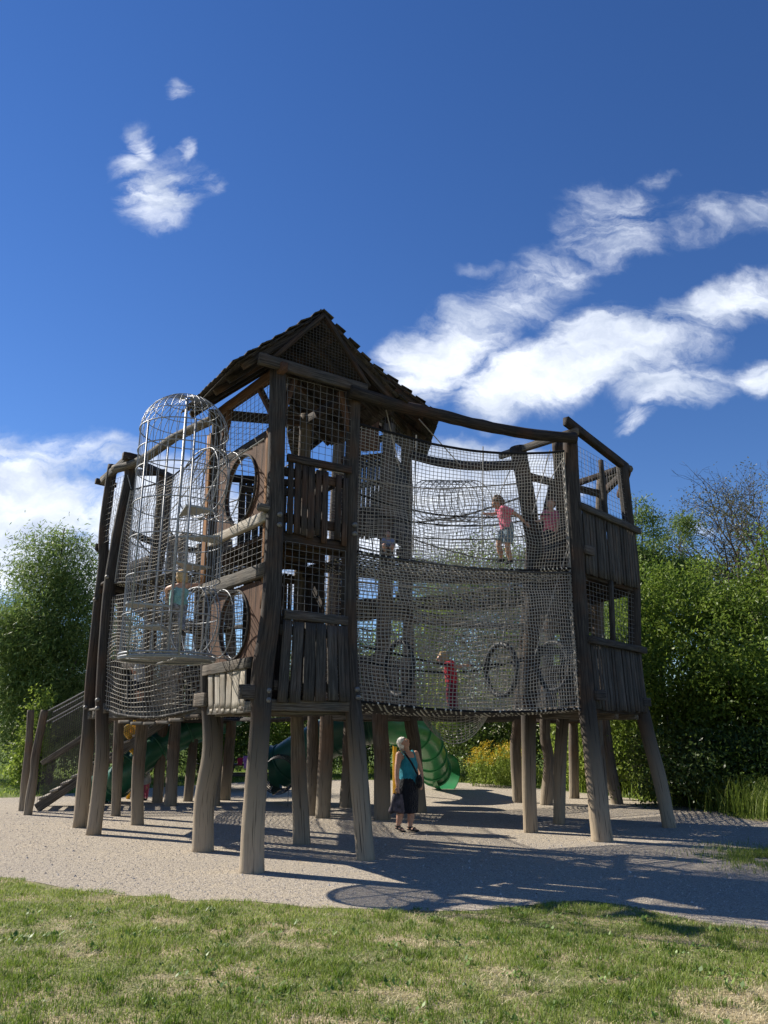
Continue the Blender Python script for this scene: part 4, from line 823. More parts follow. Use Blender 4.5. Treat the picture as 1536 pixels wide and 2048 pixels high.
for (v, r) in ((.0, .017),):
    handrope(RB, f_up(tt, np.full(30, v)), r, 'black', 'edge_rope'); handrope(RB, f_lo(tt, np.full(30, v)), r, 'black', 'edge_rope')
handrope(RB, f_up(tt, np.full(30, 1.)), .022, 'black', 'edge_rope'); handrope(RB, f_lo(tt, np.full(30, 1.)), .016, 'netd', 'edge_rope')
handrope(RB, [at(722, 990, 11.7), at(800, 1015, 12.2), at(900, 1032, 12.9), at(1000, 1034, 13.3), at(1100, 1028, 13.6)]); handrope(RB, [at(722, 1022, 12.0), at(800, 1040, 12.4), at(900, 1051, 12.9), at(985, 1050, 13.4), at(1060, 1040, 13.9)])
handrope(RB, [at(716, 1290, 11.6), at(800, 1310, 12.1), at(900, 1330, 12.6), at(1000, 1328, 12.9), at(1060, 1318, 13.2), at(1150, 1290, 13.4)]); handrope(RB, [at(716, 1320, 12.0), at(800, 1337, 12.3), at(900, 1345, 12.8), at(980, 1336, 13.2), at(1060, 1312, 13.6)])
for (px, py, Y, d) in ((798, 1337, 12.2, 11.6), (1002, 1340, 12.9, 0), (1106, 1332, 13.9, 0)):
    b = MB(); ring(b, at(px, py, Y), unit(pa('R1', 3) - pa('P3', 3)) * np.array([1, 1.1, 0]), .41, .045, n=40, k=8, sc=1.02); b.build('hoop', plain('black_rubber_hoop', (.02, .02, .022), rough=.6), RB)
# hanging fold of spare net under the bridge
def foldnet():
    b = MB(); A = at(838, 1420, 12.4); B_ = at(985, 1418, 12.6)
    def F(u, v): x = A * (1 - u)[..., None] + B_ * u[..., None]; dz = -.52 * v * np.sin(math.pi * np.clip(u * .9 + .08, 0, 1)) ** .8; return x + np.stack([-.05 * v * 0 + .10 * v * (1 - u), .45 * v, dz], -1)
    for i in range(17): t = np.linspace(0, 1, 12); tube(b, F(np.full(12, i / 16), t), .006, k=3)
    for j in range(12): t = np.linspace(0, 1, 20); tube(b, F(t, np.full(20, j / 11)), .006 if j < 11 else .011, k=3)
    b.build('net_fold', MR['net'], RB)
foldnet()
for (p, q) in (((1150, 880, 13.3), (1100, 960, 13.4)), ((1150, 1050, 13.2), (1112, 1170, 13.3)), ((1112, 1170, 13.3), (1070, 1310, 13.2)), ((1022, 1130, 13.6), (1005, 1290, 13.3)), ((1005, 1290, 13.0), (990, 1370, 13.3)), ((783, 1255, 12.2), (790, 1285, 12.2)), ((742, 1060, 11.9), (752, 1170, 11.9)), ((833, 870, 12.1), (826, 1110, 12.2)), ((966, 893, 12.5), (964, 1120, 12.6)), ((838, 838, 12.3), (920, 930, 13.2)), ((772, 820, 11.9), (800, 940, 13)), ((1020, 940, 14.2), (990, 1010, 13.3)), ((1100, 900, 13.6), (1065, 1030, 13.6))):
    handrope(RB, [at(*p), at(*q)], .010, 'rope', 'tie_rope', n=6)
# beam over the bridge
b = MB(); sweep(b, cr_path([at(700, 783, 11.05), at(800, 812, 11.6), at(870, 828, 12.0), at(960, 850, 12.5), at(1060, 868, 12.9), at(1152, 877, 13.1)], 24), np.linspace(.095, .085, 24), np.linspace(.11, .10, 24), n=10, wob=1 + .07 * RS.uniform(-1, 1, (24, 10))); b.build('bridge_beam', MW['dark'], RB)
# edge rope lashed to the right post
b = MB(); t = np.linspace(2.0, 6.4, 200); pr = np.array([pa('R1', z) for z in t]); sweep(b, pr + np.array([-.15, -.05, 0]) + .012 * np.stack([np.cos(t * 40), np.sin(t * 40), 0 * t], 1), .018, n=5, cap=False); b.build('lashing', MR['rope'], RB)

# left front bridge
LB = empty('rope_bridge', tuple(gnd(290, 1680)), 'two storey rope net bridge behind the steel cage at the left', 'rope bridge', NB)
nL1 = nrm('A2', 'P1')
f_lo2 = netsurf('A2', 'P1', Z1 + .0, Z1 - .02, 4.05, 4.2, .16, .12, .20, seed=23, ua=.03, ub=.97); f_up2 = netsurf('A2', 'P1', Z2 - .1, Z2, 6.1, 6.42, .12, .22, .12, seed=25, ua=.05, ub=.97)
net(LB, f_lo2, 34, 27, .0075); net(LB, f_up2, 34, 25, .0055)
g_lo2 = netsurf('A3', 'P4', Z1, Z1, 4.1, 4.2, .08, .1, .12, seed=33, n_=-nL1); g_up2 = netsurf('A3', 'P4', Z2, Z2, 5.9, 6.3, .12, .25, .12, seed=35, n_=-nL1)
net(LB, g_lo2, 34, 24, .0055); net(LB, g_up2, 34, 22, .005)
floornet(LB, f_lo2, g_lo2, 34, 14, .016, 'netd'); floornet(LB, f_up2, g_up2, 34, 14, .013, 'netd')
for f in (f_lo2, f_up2): handrope(LB, f(tt, np.zeros(30)), .022, 'netd', 'edge_rope'); handrope(LB, f(tt, np.ones(30)), .017, 'black', 'edge_rope')
b = MB(); sweep(b, cr_path([at(228, 938, 14.2), at(262, 930, 14.0), at(300, 910, 13.6), at(345, 878, 13.0), at(385, 858, 12.6), at(440, 832, 12.15)], 22), .085, n=10, wob=1 + .08 * RS.uniform(-1, 1, (22, 10))); b.build('bridge_beam', MW['beam'], LB)
b = MB()
for i in range(6): p = f_lo2(np.array([.30 + i * .12]), np.array([.0]))[0]; beam(b, p - [.14, -.1, .10], p + [.12, -.1, -.10], .06, .05)
b.build('edge_boards', MW['beam'], LB)
rail(LB, 'A2', 'P1', Z1 - .10, .08, .14, .0, u0=.1, u1=.95, mat='beam', name='bearer')
for (p, q) in (((255, 950, 14.0), (268, 1000, 14)), ((262, 1100, 14), (250, 1180, 14)), ((437, 900, 12.0), (300, 1075, 13.3))): handrope(LB, [at(*p), at(*q)], .009, 'rope', 'tie_rope', n=6)

# rear bridges
def rear_bridge(label, a, b_, c, d, base, seed, levels=((Z1, 4.1), (Z2, 6.1)), nu=34):
    T = empty('rope_bridge', tuple(base), label, 'rope bridge', NB)
    for k, (z0, z1) in enumerate(levels):
        n1 = nrm(a, b_); f = netsurf(a, b_, z0, z0, z1, z1, .1, .2, .12, seed=seed + k); g = netsurf(c, d, z0, z0, z1, z1, .1, .2, .12, seed=seed + 5 + k, n_=-n1)
        net(T, f, nu, 20, .0055); net(T, g, nu, 20, .0055); floornet(T, f, g, nu, 10, .014, 'netd', knots=False)
        handrope(T, f(tt, np.ones(30)), .018, 'netd', 'edge_rope'); handrope(T, g(tt, np.ones(30)), .018, 'netd', 'edge_rope'); handrope(T, f(tt, np.zeros(30)), .02, 'netd', 'edge_rope')
    return T
r1 = rear_bridge('rope net bridge from the rear tower to the right tower', 'C4', 'R3', 'C5', 'R4', gnd(930, 1640), 51)
b = MB(); sweep(b, cr_path([at(826, 912, 16.6), at(880, 925, 16.0), at(950, 932, 15.3), at(1030, 930, 14.5)], 14), .10, n=8); b.build('bridge_beam', MW['dark'], r1)
# round crawl tunnel of netting on its upper storey
b = MB(); c0 = at(850, 1000, 16.0); c1 = at(950, 1003, 15.0); ax = unit(c1 - c0)
for i in range(9): ring(b, c0 + (c1 - c0) * i / 8, ax + np.array([.2, -.9, 0]) * (i / 8), .43, .009, n=36, k=4)
for k in range(26): an = k / 26 * 6.283; u = unit(np.cross(ax, (0, 0, 1.))); o = (u * math.cos(an) + np.array([0, 0, 1.]) * math.sin(an)) * .43; tube(b, cr_path([c0 + o, c1 + o], 4), .005, k=3)
b.build('crawl_tunnel', MR['net'], r1)
rear_bridge('rope net bridge from the left tower to the back left tower', 'A3', 'B2', 'A4', 'B1', gnd(300, 1620), 61)
rear_bridge('rope net bridge from the rear tower to the back left tower', 'B4', 'C1', 'B3', 'C3', gnd(560, 1610), 71)
r4 = rear_bridge('rope net bridge from the rear tower to the back right tower', 'C5', 'F1', 'C3', 'F4', gnd(940, 1605), 81, nu=40)
r5 = rear_bridge('rope net bridge from the right tower to the back right tower', 'R4', 'F3', 'R3', 'F2', gnd(1180, 1620), 91)
b = MB(); sweep(b, cr_path([at(1258, 938, 15.5), at(1215, 960, 18.0), at(1190, 1060, 20.0)], 14), .09, n=8); b.build('bridge_beam', MW['beam'], r5)

# ---------------------------------------------------------------- steel climbing cage
CG = empty('climbing_cage', (-2.98, 10.62, 0), 'domed galvanised steel climbing cage hung on the roofed tower', 'climbing cage')
cc_ = np.array((-2.90, 10.45)); CR = .62; CZ0, CZ1 = 2.60, 5.83
b = MB(); K = 34; inn = np.arctan2(-nL[1], -nL[0])
def cp(an, z, r=CR): return np.array([cc_[0] + r * math.cos(an), cc_[1] + r * math.sin(an), z])
for k in range(K):
    an = 2 * math.pi * k / K; dd = abs((an - inn + math.pi) % (2 * math.pi) - math.pi)
    P = [cp(an, z) for z in np.linspace(CZ0, CZ1, 14)] if dd > .62 else [cp(an, z) for z in np.linspace(3.7, 4.7, 5)]
    tube(b, np.array(P), .0045, k=5)
    if dd <= .62: tube(b, np.array([cp(an, z) for z in np.linspace(5.76, CZ1, 3)]), .0055, k=5)
    if k % 2 == 0 or True: tube(b, np.array([cp(an, CZ1 + CR * .92 * math.sin(t), CR * math.cos(t)) for t in np.linspace(0, 1.5, 12)]), .005, k=5)
b.build('cage_bars', MS, CG)
b = MB()
for z in (CZ0, 2.64, 3.15, 3.67, 4.2, 4.7, 5.2, 5.5, 5.83): ring(b, (cc_[0], cc_[1], z), (0, 0, 1), CR + .008, .009 if z > 2.7 else .014, n=60, k=6)
for t in (.35, .7, 1.05): ring(b, (cc_[0], cc_[1], CZ1 + CR * .92 * math.sin(t)), (0, 0, 1), CR * math.cos(t), .006, n=50, k=5)
b.build('cage_rings', MS, CG)
for an in (2.2, 4.1, 5.2):
    b = MB(); sweep(b, [cp(an, CZ0, CR + .02), cp(an, CZ1, CR + .02)], .013, n=8); b.build('upright', MS, CG)
b = MB(); sweep(b, [(cc_[0], cc_[1], CZ0), (cc_[0], cc_[1], CZ1 + CR * .9)], .020, n=10); b.build('centre_pole', MS, CG)
# floor disc with cross bars
b = MB()
for k in np.arange(-CR + .012, CR, .0235):
    h = math.sqrt(max(CR ** 2 - k * k, 1e-4)); sweep(b, [(cc_[0] + k, cc_[1] - h, CZ0), (cc_[0] + k, cc_[1] + h, CZ0)], .0045, n=4, cap=False, rnd=.5); sweep(b, [(cc_[0] - h, cc_[1] + k, CZ0 + .006), (cc_[0] + h, cc_[1] + k, CZ0 + .006)], .0045, n=4, cap=False, rnd=.5)
b.build('floor_grating', MPLATE, CG)
b = MB(); sweep(b, [cp(.5, CZ0 - .025), cp(.5 + math.pi, CZ0 - .025)], .012, n=6); sweep(b, [cp(2.1, CZ0 - .025), cp(2.1 + math.pi, CZ0 - .025)], .012, n=6); ring(b, (cc_[0], cc_[1], CZ0 - .02), (0, 0, 1), CR * 1.0, .014, n=50, k=6); b.build('floor_brace', MS, CG)
for (a0, z) in ((4.4, 2.98), (3.4, 3.32), (1.2, 3.95), (.3, 4.3), (5.5, 4.6)):
    b = MB(); w = .75; V = [(cc_[0], cc_[1], z)] + [tuple(cp(a0 + f * w, z, CR * .97)) for f in np.linspace(-.5, .5, 7)]; V2 = [(x, y, zz - .025) for x, y, zz in V]; m_ = len(V)
    b.add(V + V2, polys=[list(range(m_)), list(range(m_, 2 * m_))[::-1]], quads=[(i, i + m_, (i + 1) % m_ + m_, (i + 1) % m_) for i in range(m_)]); b.build('step_plate', MPLATE, CG, smooth=False)
def tunnel(C, r, name):
    b = MB(); L = 0.62; c0 = C - nL * .02; c1 = C + nL * L
    for i, f in enumerate((0, .42, .74, 1.0)): ring(b, c0 + (c1 - c0) * f, nL + np.array([0, 0, .0]), r, .010, n=44, k=6)
    ring(b, c1 + nL * .02, unit(nL + nF * .35), r, .010, n=44, k=6)
    u = unit(np.cross(nL, (0, 0, 1.)))
    for k in range(30):
        an = k / 30 * 2 * math.pi; o = (u * math.cos(an) + np.array([0, 0, 1.]) * math.sin(an)) * r; tube(b, cr_path([c0 + o, c1 + o], 4), .0045, k=4)
    b.build(name, MS, CG)
tunnel(HC1, .49, 'crawl_tube'); tunnel(HC2, .54, 'crawl_tube')
handrope(CG, [pa('P2', 5.75) + nL * .2, at(448, 935, 10.7), at(400, 1020, 10.7)], .011, 'rope', 'stay_rope', n=8)
# ---------------------------------------------------------------- wooden ramp at the left
RP = empty('climbing_ramp', tuple(gnd(110, 1620)), 'sloping timber ramp with net sides rising at the far left', 'climbing ramp')
post(RP, 'G1', [(45, 1622), (50, 1560), (57, 1500), (62, 1420)], 17.9, .085, .075, mat='post2'); post(RP, 'G2', [(55, 1630), (66, 1560), (73, 1500), (90, 1420)], 17.2, .09, .08, mat='post2')
s0 = gnd(72, 1622) + [0, 0, .05]; s1 = at(345, 1432, 19.4); s0b = s0 + np.array([-.35, 1.15, 0]); s1b = s1 + np.array([-.35, 1.15, 0])
b = MB(); beam(b, s0, s1, .08, .20); b.build('stringer', MW['beam'], RP); b = MB(); beam(b, s0b, s1b, .08, .20); b.build('stringer', MW['beam'], RP)
for i in range(13):
    f = (i + .6) / 13.5; p = s0 + (s1 - s0) * f; q = s0b + (s1b - s0b) * f; b = MB(); beam(b, p + [0, -.06, .125], q + [0, 0, .125], .17, .045, up=(-.3, 0, 1)); b.build('step', MW['pale'], RP)
b = MB(); d = (s1 - s0)
def RF(u, v, base=s0, dd=d): x = base + dd * u[..., None]; return x + np.stack([0 * u, 0 * u, .12 + (1.95 - .1 * np.sin(math.pi * u)) * v], -1)
for B0 in (s0, s0b):
    for i in range(64): t = np.linspace(0, 1, 5); tube(b, RF(np.full(5, i / 63), t, B0), .0045, k=3)
    for j in range(36): t = np.linspace(0, 1, 12); tube(b, RF(t, np.full(12, j / 35), B0), .0045, k=3)
b.build('side_net', MR['netd'], RP)
for (v, r) in ((1.0, .016), (.88, .014)):
    t = np.linspace(0, 1, 12); handrope(RP, RF(t, np.full(12, v)), r, 'rope'); handrope(RP, RF(t, np.full(12, v), s0b), r, 'rope')
for v in (.42,):
    b = MB(); beam(b, RF(np.array([0.]), np.array([v]))[0], RF(np.array([1.]), np.array([v]))[0], .06, .10); b.build('hand_rail', MW['beam'], RP)
    b = MB(); beam(b, RF(np.array([0.]), np.array([v]), s0b)[0], RF(np.array([1.]), np.array([v]), s0b)[0], .06, .10); b.build('hand_rail', MW['beam'], RP)
b = MB(); p = at(228, 1518, 18.8); sweep(b, cr_path([p, at(238, 1480, 18.8), at(228, 1425, 18.6)], 10), .07, n=8); b.build('crooked_post', MW['post2'], RP)
b = MB(); sweep(b, [at(222, 1520, 18.6), at(240, 1512, 18.9)], .085, n=10); b.build('peg', MW['post2'], RP)

# ---------------------------------------------------------------- tube slides
MGREEN = plain('green_slide_plastic', (.02, .11, .06), rough=.32, var=.12, scale=3, bump=.05, spec=.5)
MLIME = plain('bright_green_plastic', (.035, .22, .08), rough=.3, var=.12, scale=3, bump=.05, spec=.5)
MYEL = plain('yellow_paint', (.75, .42, .02), rough=.4, var=.08, scale=5, bump=.05)
def slide(label, path, r, mat, mouth, posts=(), n=40, flanges=5, loc=None):
    T = empty('tube_slide', (path[-1][0], path[-1][1], 0) if loc is None else loc, label, 'slide', 'green tube slides')
    P = cr_path(path, n); b = MB(); th = 18
    sweep(b, P, r, n=th, cap=False, ref=(0, 0, 1)); sweep(b, P[::-1], r - .02, n=th, cap=False, ref=(0, 0, 1)); b.build('tube', mat, T)
    for k in range(flanges):
        i = int((k + .5) / flanges * (n - 2)) + 1; d = P[i + 1] - P[i]; b = MB(); ring(b, P[i], d, r + .015, .028, n=30, k=6); b.build('flange', mat, T)
    b = MB(); m0, m1 = P[-1], P[-1] + np.array(mouth); Q = cr_path([m0, (m0 + m1) / 2, m1], 8); sweep(b, Q, np.linspace(r, r * 1.2, 8), n=th, cap=False, ref=(0, 0, 1)); sweep(b, Q[::-1], np.linspace(r * 1.16, r * .96, 8), n=th, cap=False, ref=(0, 0, 1)); b.build('exit', mat, T)
    for (p, q) in posts: b = MB(); sweep(b, [p, q], .055, n=12); b.build('support_post', MYEL, T)
    return T
sl1 = slide('green tube slide on yellow posts under the left rope bridge', [at(470, 1425, 21.5), at(410, 1450, 21), at(345, 1478, 20.6), at(290, 1512, 20.2), at(248, 1552, 20.0), at(222, 1575, 20.2)], .37, MGREEN, (-.7, .1, -.08),
            posts=((gnd(235, 1607) - [0, 0, .05], at(243, 1515, 19.6)), (gnd(256, 1598), at(262, 1525, 20.7)), (at(262, 1498, 19.5), at(281, 1520, 19.5)), (at(272, 1425, 19.6), at(268, 1460, 19.6))))
b = MB(); ring(b, at(259, 1464, 19.2), (1, -.3, .5), .12, .075, n=20, k=8); b.build('yellow_collar', MYEL, sl1)
slide('bright green tube slide with its exit right of the standing woman', [at(735, 1440, 21.0), at(790, 1452, 21.2), at(838, 1470, 22.2), at(858, 1505, 23.4), at(866, 1532, 24.4), at(872, 1543, 24.9)], .47, MLIME, (.35, -.35, -.03), posts=((gnd(789, 1588), at(790, 1455, 21.4)),), flanges=7)
slide('dark green tube slide slanting down behind the front tower', [at(770, 1440, 19.6), at(700, 1455, 19.6), at(640, 1485, 19.8), at(590, 1515, 20.0), at(560, 1538, 20.2)], .50, plain('dark_green_plastic', (.018, .085, .055), rough=.4, var=.15, scale=3, bump=.05), (-.2, .0, -.02), flanges=4)
# net basket crawl tube
CT = empty('crawl_basket', tuple(gnd(555, 1600)), 'round rod basket on thin legs between the roofed tower legs', 'crawl tube')
b = MB(); c = at(556, 1552, 19.0)
for k in range(5): ring(b, c + np.array([0, .16 * k, .02 * k]), (.15, 1, 0), .40, .011, n=36, k=6)
for k in range(26): an = k / 26 * 6.283; o = np.array([math.cos(an) * .40, 0, math.sin(an) * .40]); tube(b, np.array([c + o, c + o + [.0, .66, .08]]), .005, k=4)
b.build('basket', plain('black_steel', (.02, .02, .022), rough=.5), CT)
for (px, py) in ((536, 1606), (584, 1606)): b = MB(); g0_ = gnd(px, py); sweep(b, [g0_ * [1, 0, 0] + [0, 19.1, 0], at(545 if px < 560 else 578, 1572, 19.1)], .010, n=6); b.build('leg', MS, CT)

# ---------------------------------------------------------------- picnic bench with clothes
BN = empty('picnic_bench', tuple(at(478, 1560, 24.5) * [1, 1, 0]), 'grey timber bench on the grass behind the tower legs', 'bench')
bx, by = BN.location[0], BN.location[1]
for k, (z, y, w) in enumerate(((.72, 0, .75), (.44, -.62, .28), (.44, .62, .28))):
    b = MB()
    for j in range(3 if k == 0 else 1): beam(b, (bx - .85, by + y + (j - 1) * .25 * (k == 0), z), (bx + .85, by + y + (j - 1) * .25 * (k == 0), z), .23, .05)
    b.build('table_top' if k == 0 else 'seat', MW['beam'], BN)
for sx_ in (-.6, .6):
    for s in (-1, 1): b = MB(); beam(b, (bx + sx_, by + s * .62, 0), (bx + sx_, by + s * .25, .70), .07, .09); b.build('leg', MW['board'], BN)
def cloth_thing(name, label, cat, c, w, h, col, folds=6, d=.06):
    b = MB(); n = 14; m_ = 8; V = []
    for s in (1, -1):
        for j in range(m_):
            for i in range(n): u = i / (n - 1) - .5; v = j / (m_ - 1); V.append((c[0] + u * w * (1 - .25 * v + .08 * math.sin(v * 9 + s)), c[1] + s * d * (.25 + v) + .025 * math.sin(i * folds * .5 + s), c[2] - v * h * (1 - .15 * abs(math.sin(i * 1.3)))))
    q = [(s * n * m_ + j * n + i, s * n * m_ + j * n + i + 1, s * n * m_ + (j + 1) * n + i + 1, s * n * m_ + (j + 1) * n + i) for s in (0, 1) for j in range(m_ - 1) for i in range(n - 1)]
    q += [(i, i + 1, n * m_ + i + 1, n * m_ + i) for i in range(n - 1)]
    b.add(V, quads=q); return tag(b.build(name, plain(name + '_cloth', col, rough=.9, sheen=.3), base=tuple(c)), label, cat)
cloth_thing('jacket', 'lilac jacket hung over the bench behind the tower', 'jacket', (bx + .35, by - .42, .98), .36, .38, (.42, .20, .55))
cloth_thing('scarf', 'crimson scarf hung beside the lilac jacket', 'scarf', (bx + .08, by - .42, .93), .16, .22, (.45, .03, .09))
cloth_thing('bag', 'black and grey bag standing on the bench seat', 'bag', (bx - .22, by - .48, .92), .30, .44, (.03, .03, .035), d=.10)

# ---------------------------------------------------------------- people
def remesh(mb, name, mat, parent, vox, smooth=4, fac=.5):
    o = mb.build(name, mat, parent); m = o.modifiers.new('r', 'REMESH'); m.mode = 'VOXEL'; m.voxel_size = vox; m.use_smooth_shade = True
    if smooth: s = o.modifiers.new('s', 'SMOOTH'); s.iterations = smooth; s.factor = fac
    bpy.context.view_layer.update(); dg = bpy.context.evaluated_depsgraph_get(); me = bpy.data.meshes.new_from_object(o.evaluated_get(dg)); old = o.data
    o.modifiers.clear(); o.data = me; bpy.data.meshes.remove(old); me.name = name
    if not me.materials: me.materials.append(mat)
    me.polygons.foreach_set('use_smooth', np.ones(len(me.polygons), bool)); return o
def skin(name, col):
    m, nt, b = newmat(name); n = N(nt, 'ShaderNodeTexNoise', i_Scale=30.0, i_Detail=3.0); tcn = N(nt, 'ShaderNodeTexCoord'); nt.links.new(tcn.outputs['Object'], n.inputs['Vector'])
    nt.links.new(ramp(nt, n.outputs[0], [(.3, [c * .85 for c in col]), (.7, [c * 1.1 for c in col])]), b.inputs['Base Color']); b.inputs['Roughness'].default_value = .55
    b.inputs['Subsurface Weight'].default_value = .12; b.inputs['Subsurface Radius'].default_value = (.02, .008, .004); b.inputs['Subsurface Scale'].default_value = .3; return m
MSKIN = skin('skin', (.52, .29, .20)); MSKIN2 = skin('tanned_skin', (.40, .21, .13)); MEYE = plain('eye_white', (.7, .68, .65), rough=.2, var=.02, bump=0); MIRIS = plain('iris', (.03, .02, .015), rough=.2, bump=0)
def clothmat(name, col, var=.25, scale=9):
    m = plain(name, col, rough=.88, var=var, scale=scale, bump=.5, spec=.15, sheen=.15); nt = m.node_tree; b = nt.nodes['Principled BSDF']; tcn = N(nt, 'ShaderNodeTexCoord')
    mp = N(nt, 'ShaderNodeMapping'); mp.inputs['Scale'].default_value = (9, 9, 5); nt.links.new(tcn.outputs['Object'], mp.inputs[0])
    w = N(nt, 'ShaderNodeTexNoise', i_Scale=1.6, i_Detail=3.0, i_Distortion=1.8); nt.links.new(mp.outputs[0], w.inputs['Vector'])
    bp = N(nt, 'ShaderNodeBump', i_Strength=1.0, i_Distance=.05); nt.links.new(w.outputs[0], bp.inputs['Height']); nt.links.new(bp.outputs[0], b.inputs['Normal']); return m
def limb(b, pts, r, n=12, ry=None, ref=None, m_=16):
    P = cr_path(pts, m_); t = np.linspace(0, 1, len(r)); tt_ = np.linspace(0, 1, m_); R = np.interp(tt_, t, r); RY = None if ry is None else np.interp(tt_, t, ry)
    sweep(b, P, R, RY, n=n, ref=ref)
def hand(b, wrist, fore, palm_n, H, curl=.6, thumb_side=1):
    """palm, four unequal curled fingers and a thumb from the side of the palm"""
    f = unit(np.array(fore, float)); pn = np.array(palm_n, float); pn = unit(pn - f * (pn @ f)); s = np.cross(f, pn) * thumb_side; w = np.array(wrist, float)
    k = H / 1.65; pl = .085 * k; limb(b, [w - f * .02 * k, w + f * .02 * k, w + f * pl], [.021 * k, .033 * k, .038 * k], ry=[.017 * k, .014 * k, .012 * k], ref=s, m_=8)
    for i, (o, L) in enumerate(((.029, .070), (.010, .080), (-.010, .074), (-.028, .058))):
        p = w + f * pl * .92 + s * o * k; L = L * k; c = curl * (1 + .12 * i); d1 = unit(f * math.cos(c * .4) + pn * math.sin(c * .4)); d2 = unit(f * math.cos(c * 1.1) + pn * math.sin(c * 1.1)); d3 = unit(f * math.cos(c * 1.8) + pn * math.sin(c * 1.8))
        p1 = p + d1 * L * .45; p2 = p1 + d2 * L * .32; p3 = p2 + d3 * L * .23; limb(b, [p, p1, p2, p3], [.0095 * k, .009 * k, .008 * k, .0065 * k], n=8, m_=10)
    p = w + f * .025 * k + s * .028 * k; d = unit(f * .7 + s * .75 + pn * .2); limb(b, [p, p + d * .035 * k, p + d * .035 * k + unit(f * .9 + s * .25 + pn * .4) * .035 * k], [.012 * k, .0105 * k, .008 * k], n=8, m_=8)
def person(label, J, H, face, up, cloth, group=None, skinm=None, hair=((.05, .03, .02), 'short'), female=False, child=True, vox=.008, base=None, curl=.7, headk=None):
    J = {k: np.array(v, float) for k, v in J.items()}; skinm = skinm or MSKIN
    foot = (J['anR'] + J['anL']) / 2; base = base if base is not None else (foot[0], foot[1], min(J['toR'][2], J['toL'][2]) - .02)
    T = empty('person', tuple(base), label, 'person', group); b = MB(); sh = unit(J['shL'] - J['shR']); hp = unit(J['hiL'] - J['hiR'])
    hk = headk or (.165 if child else .132); hh = H * hk; f = unit(np.array(face, float)); u = np.array(up, float); u = unit(u - f * (u @ f)); s = np.cross(f, u) * -1
    hc = J['head']; Rm = np.stack([s, f, u], 1)
    w = H * (.105 if child else .115)
    pel = (J['hiL'] + J['hiR']) / 2; ch = (J['shL'] + J['shR']) / 2; sp = J.get('waist', pel * .62 + ch * .38); nk = ch * .72 + hc * .28
    torso = [pel - unit(ch - pel) * H * .03, pel, sp, ch * .7 + pel * .3, ch - unit(ch - pel) * H * .015, nk]
    tr = np.array([.080, .100, .086 if not child else .088, .105, .098, .034]) * H; td = np.array([.058, .070, .064, .070, .052, .034]) * H
    if not child: tr *= 1.04; td *= 1.15
    limb(b, torso, tr, n=18, ry=td, ref=sh, m_=22); limb(b, [ch, nk, hc - u * hh * .25], [.036 * H, .031 * H, .034 * H], m_=8)
    for sd in 'LR':
        limb(b, [J['hi' + sd] + unit(pel - J['hi' + sd]) * .01, J['kn' + sd], J['an' + sd]], np.array([.056, .052, .036, .037, .021]) * H * (1 if child else 1.05), m_=20)
        an, to = J['an' + sd], J['to' + sd]; fd = unit((to - an) * [1, 1, .4]); hl = an - fd * H * .022 - np.array([0, 0, H * .018]); limb(b, [hl, an * .5 + to * .5 - [0, 0, H * .006], to], [.020 * H, .024 * H, .016 * H], ry=[.020 * H, .017 * H, .009 * H], ref=np.cross(fd, (0, 0, 1.)), m_=10)
        limb(b, [J['sh' + sd], J['el' + sd], J['wr' + sd]], np.array([.034, .029, .024, .023, .0155]) * H * (1 if child else 1.12), m_=18)
        blob(b, J['sh' + sd], np.array([.038, .038, .038]) * H)
        fo = J['wr' + sd] - J['el' + sd]; inn_ = (ch - J['wr' + sd]); hand(b, J['wr' + sd], fo, J.get('pn' + sd, inn_), H, curl, 1 if sd == 'L' else -1)
    def hb(c, ax): blob(b, hc + Rm @ (np.array(c) * hh), np.array(ax) * hh, Rm, nu=18, nv=12)
    hb((0, -.05, .10), (.37, .42, .40)); hb((0, .10, -.18), (.27, .28, .30)); hb((0, .17, -.38), (.15, .14, .10))          # skull, face, chin
    hb((0, .42, -.06), (.055, .10, .12)); hb((0, .36, .10), (.30, .06, .05)); hb((0, .36, -.27), (.12, .05, .028)); hb((0, .355, -.325), (.10, .045, .026))  # nose, brow, lips
    for q_ in (-1, 1): hb((q_ * .375, -.02, -.05), (.035, .085, .12)); hb((q_ * .20, .26, -.14), (.09, .08, .09))
    remesh(b, 'body', skinm, T, vox)
    for q_ in (-1, 1):
        e = MB(); c = hc + Rm @ (np.array((q_ * .155, .345, .02)) * hh); blob(e, c, np.array((.062, .05, .045)) * hh, Rm, nu=10, nv=7); eo = e.build('eye', MEYE, T)
        e = MB(); blob(e, c + f * .035 * hh, np.array((.028, .02, .028)) * hh, Rm, nu=8, nv=6); e.build('iris', MIRIS, eo)
    # hair
    hcol, style = hair; hm = plain('hair', hcol, rough=.65, var=.35, scale=60, bump=.8, spec=.3); b = MB()
    blob(b, hc + Rm @ (np.array((0, -.12, .20)) * hh), np.array((.43, .44, .38)) * hh, Rm, nu=20, nv=14, wob=.05); blob(b, hc + Rm @ (np.array((0, -.24, .0)) * hh), np.array((.41, .34, .42)) * hh, Rm, wob=.05)
    if style == 'curly':
        for _ in range(70): d = unit(RS.normal(size=3)); d[1] = -abs(d[1]) * .9 + .15; blob(b, hc + Rm @ ((np.array((0, -.12, .12)) + d * .44) * hh), np.array((.11, .11, .11)) * hh * RS.uniform(.7, 1.3), nu=7, nv=5)
    if style == 'tail': limb(b, [hc + Rm @ (np.array((0, -.45, .15)) * hh), hc + Rm @ (np.array((.0, -.70, -.1)) * hh), hc + Rm @ (np.array((0, -.62, -.65)) * hh)], [.10 * hh, .16 * hh, .05 * hh])
    if style == 'bob':
        for q_ in (-1, 1): blob(b, hc + Rm @ (np.array((q_ * .33, -.10, -.12)) * hh), np.array((.12, .26, .36)) * hh, Rm, wob=.05)
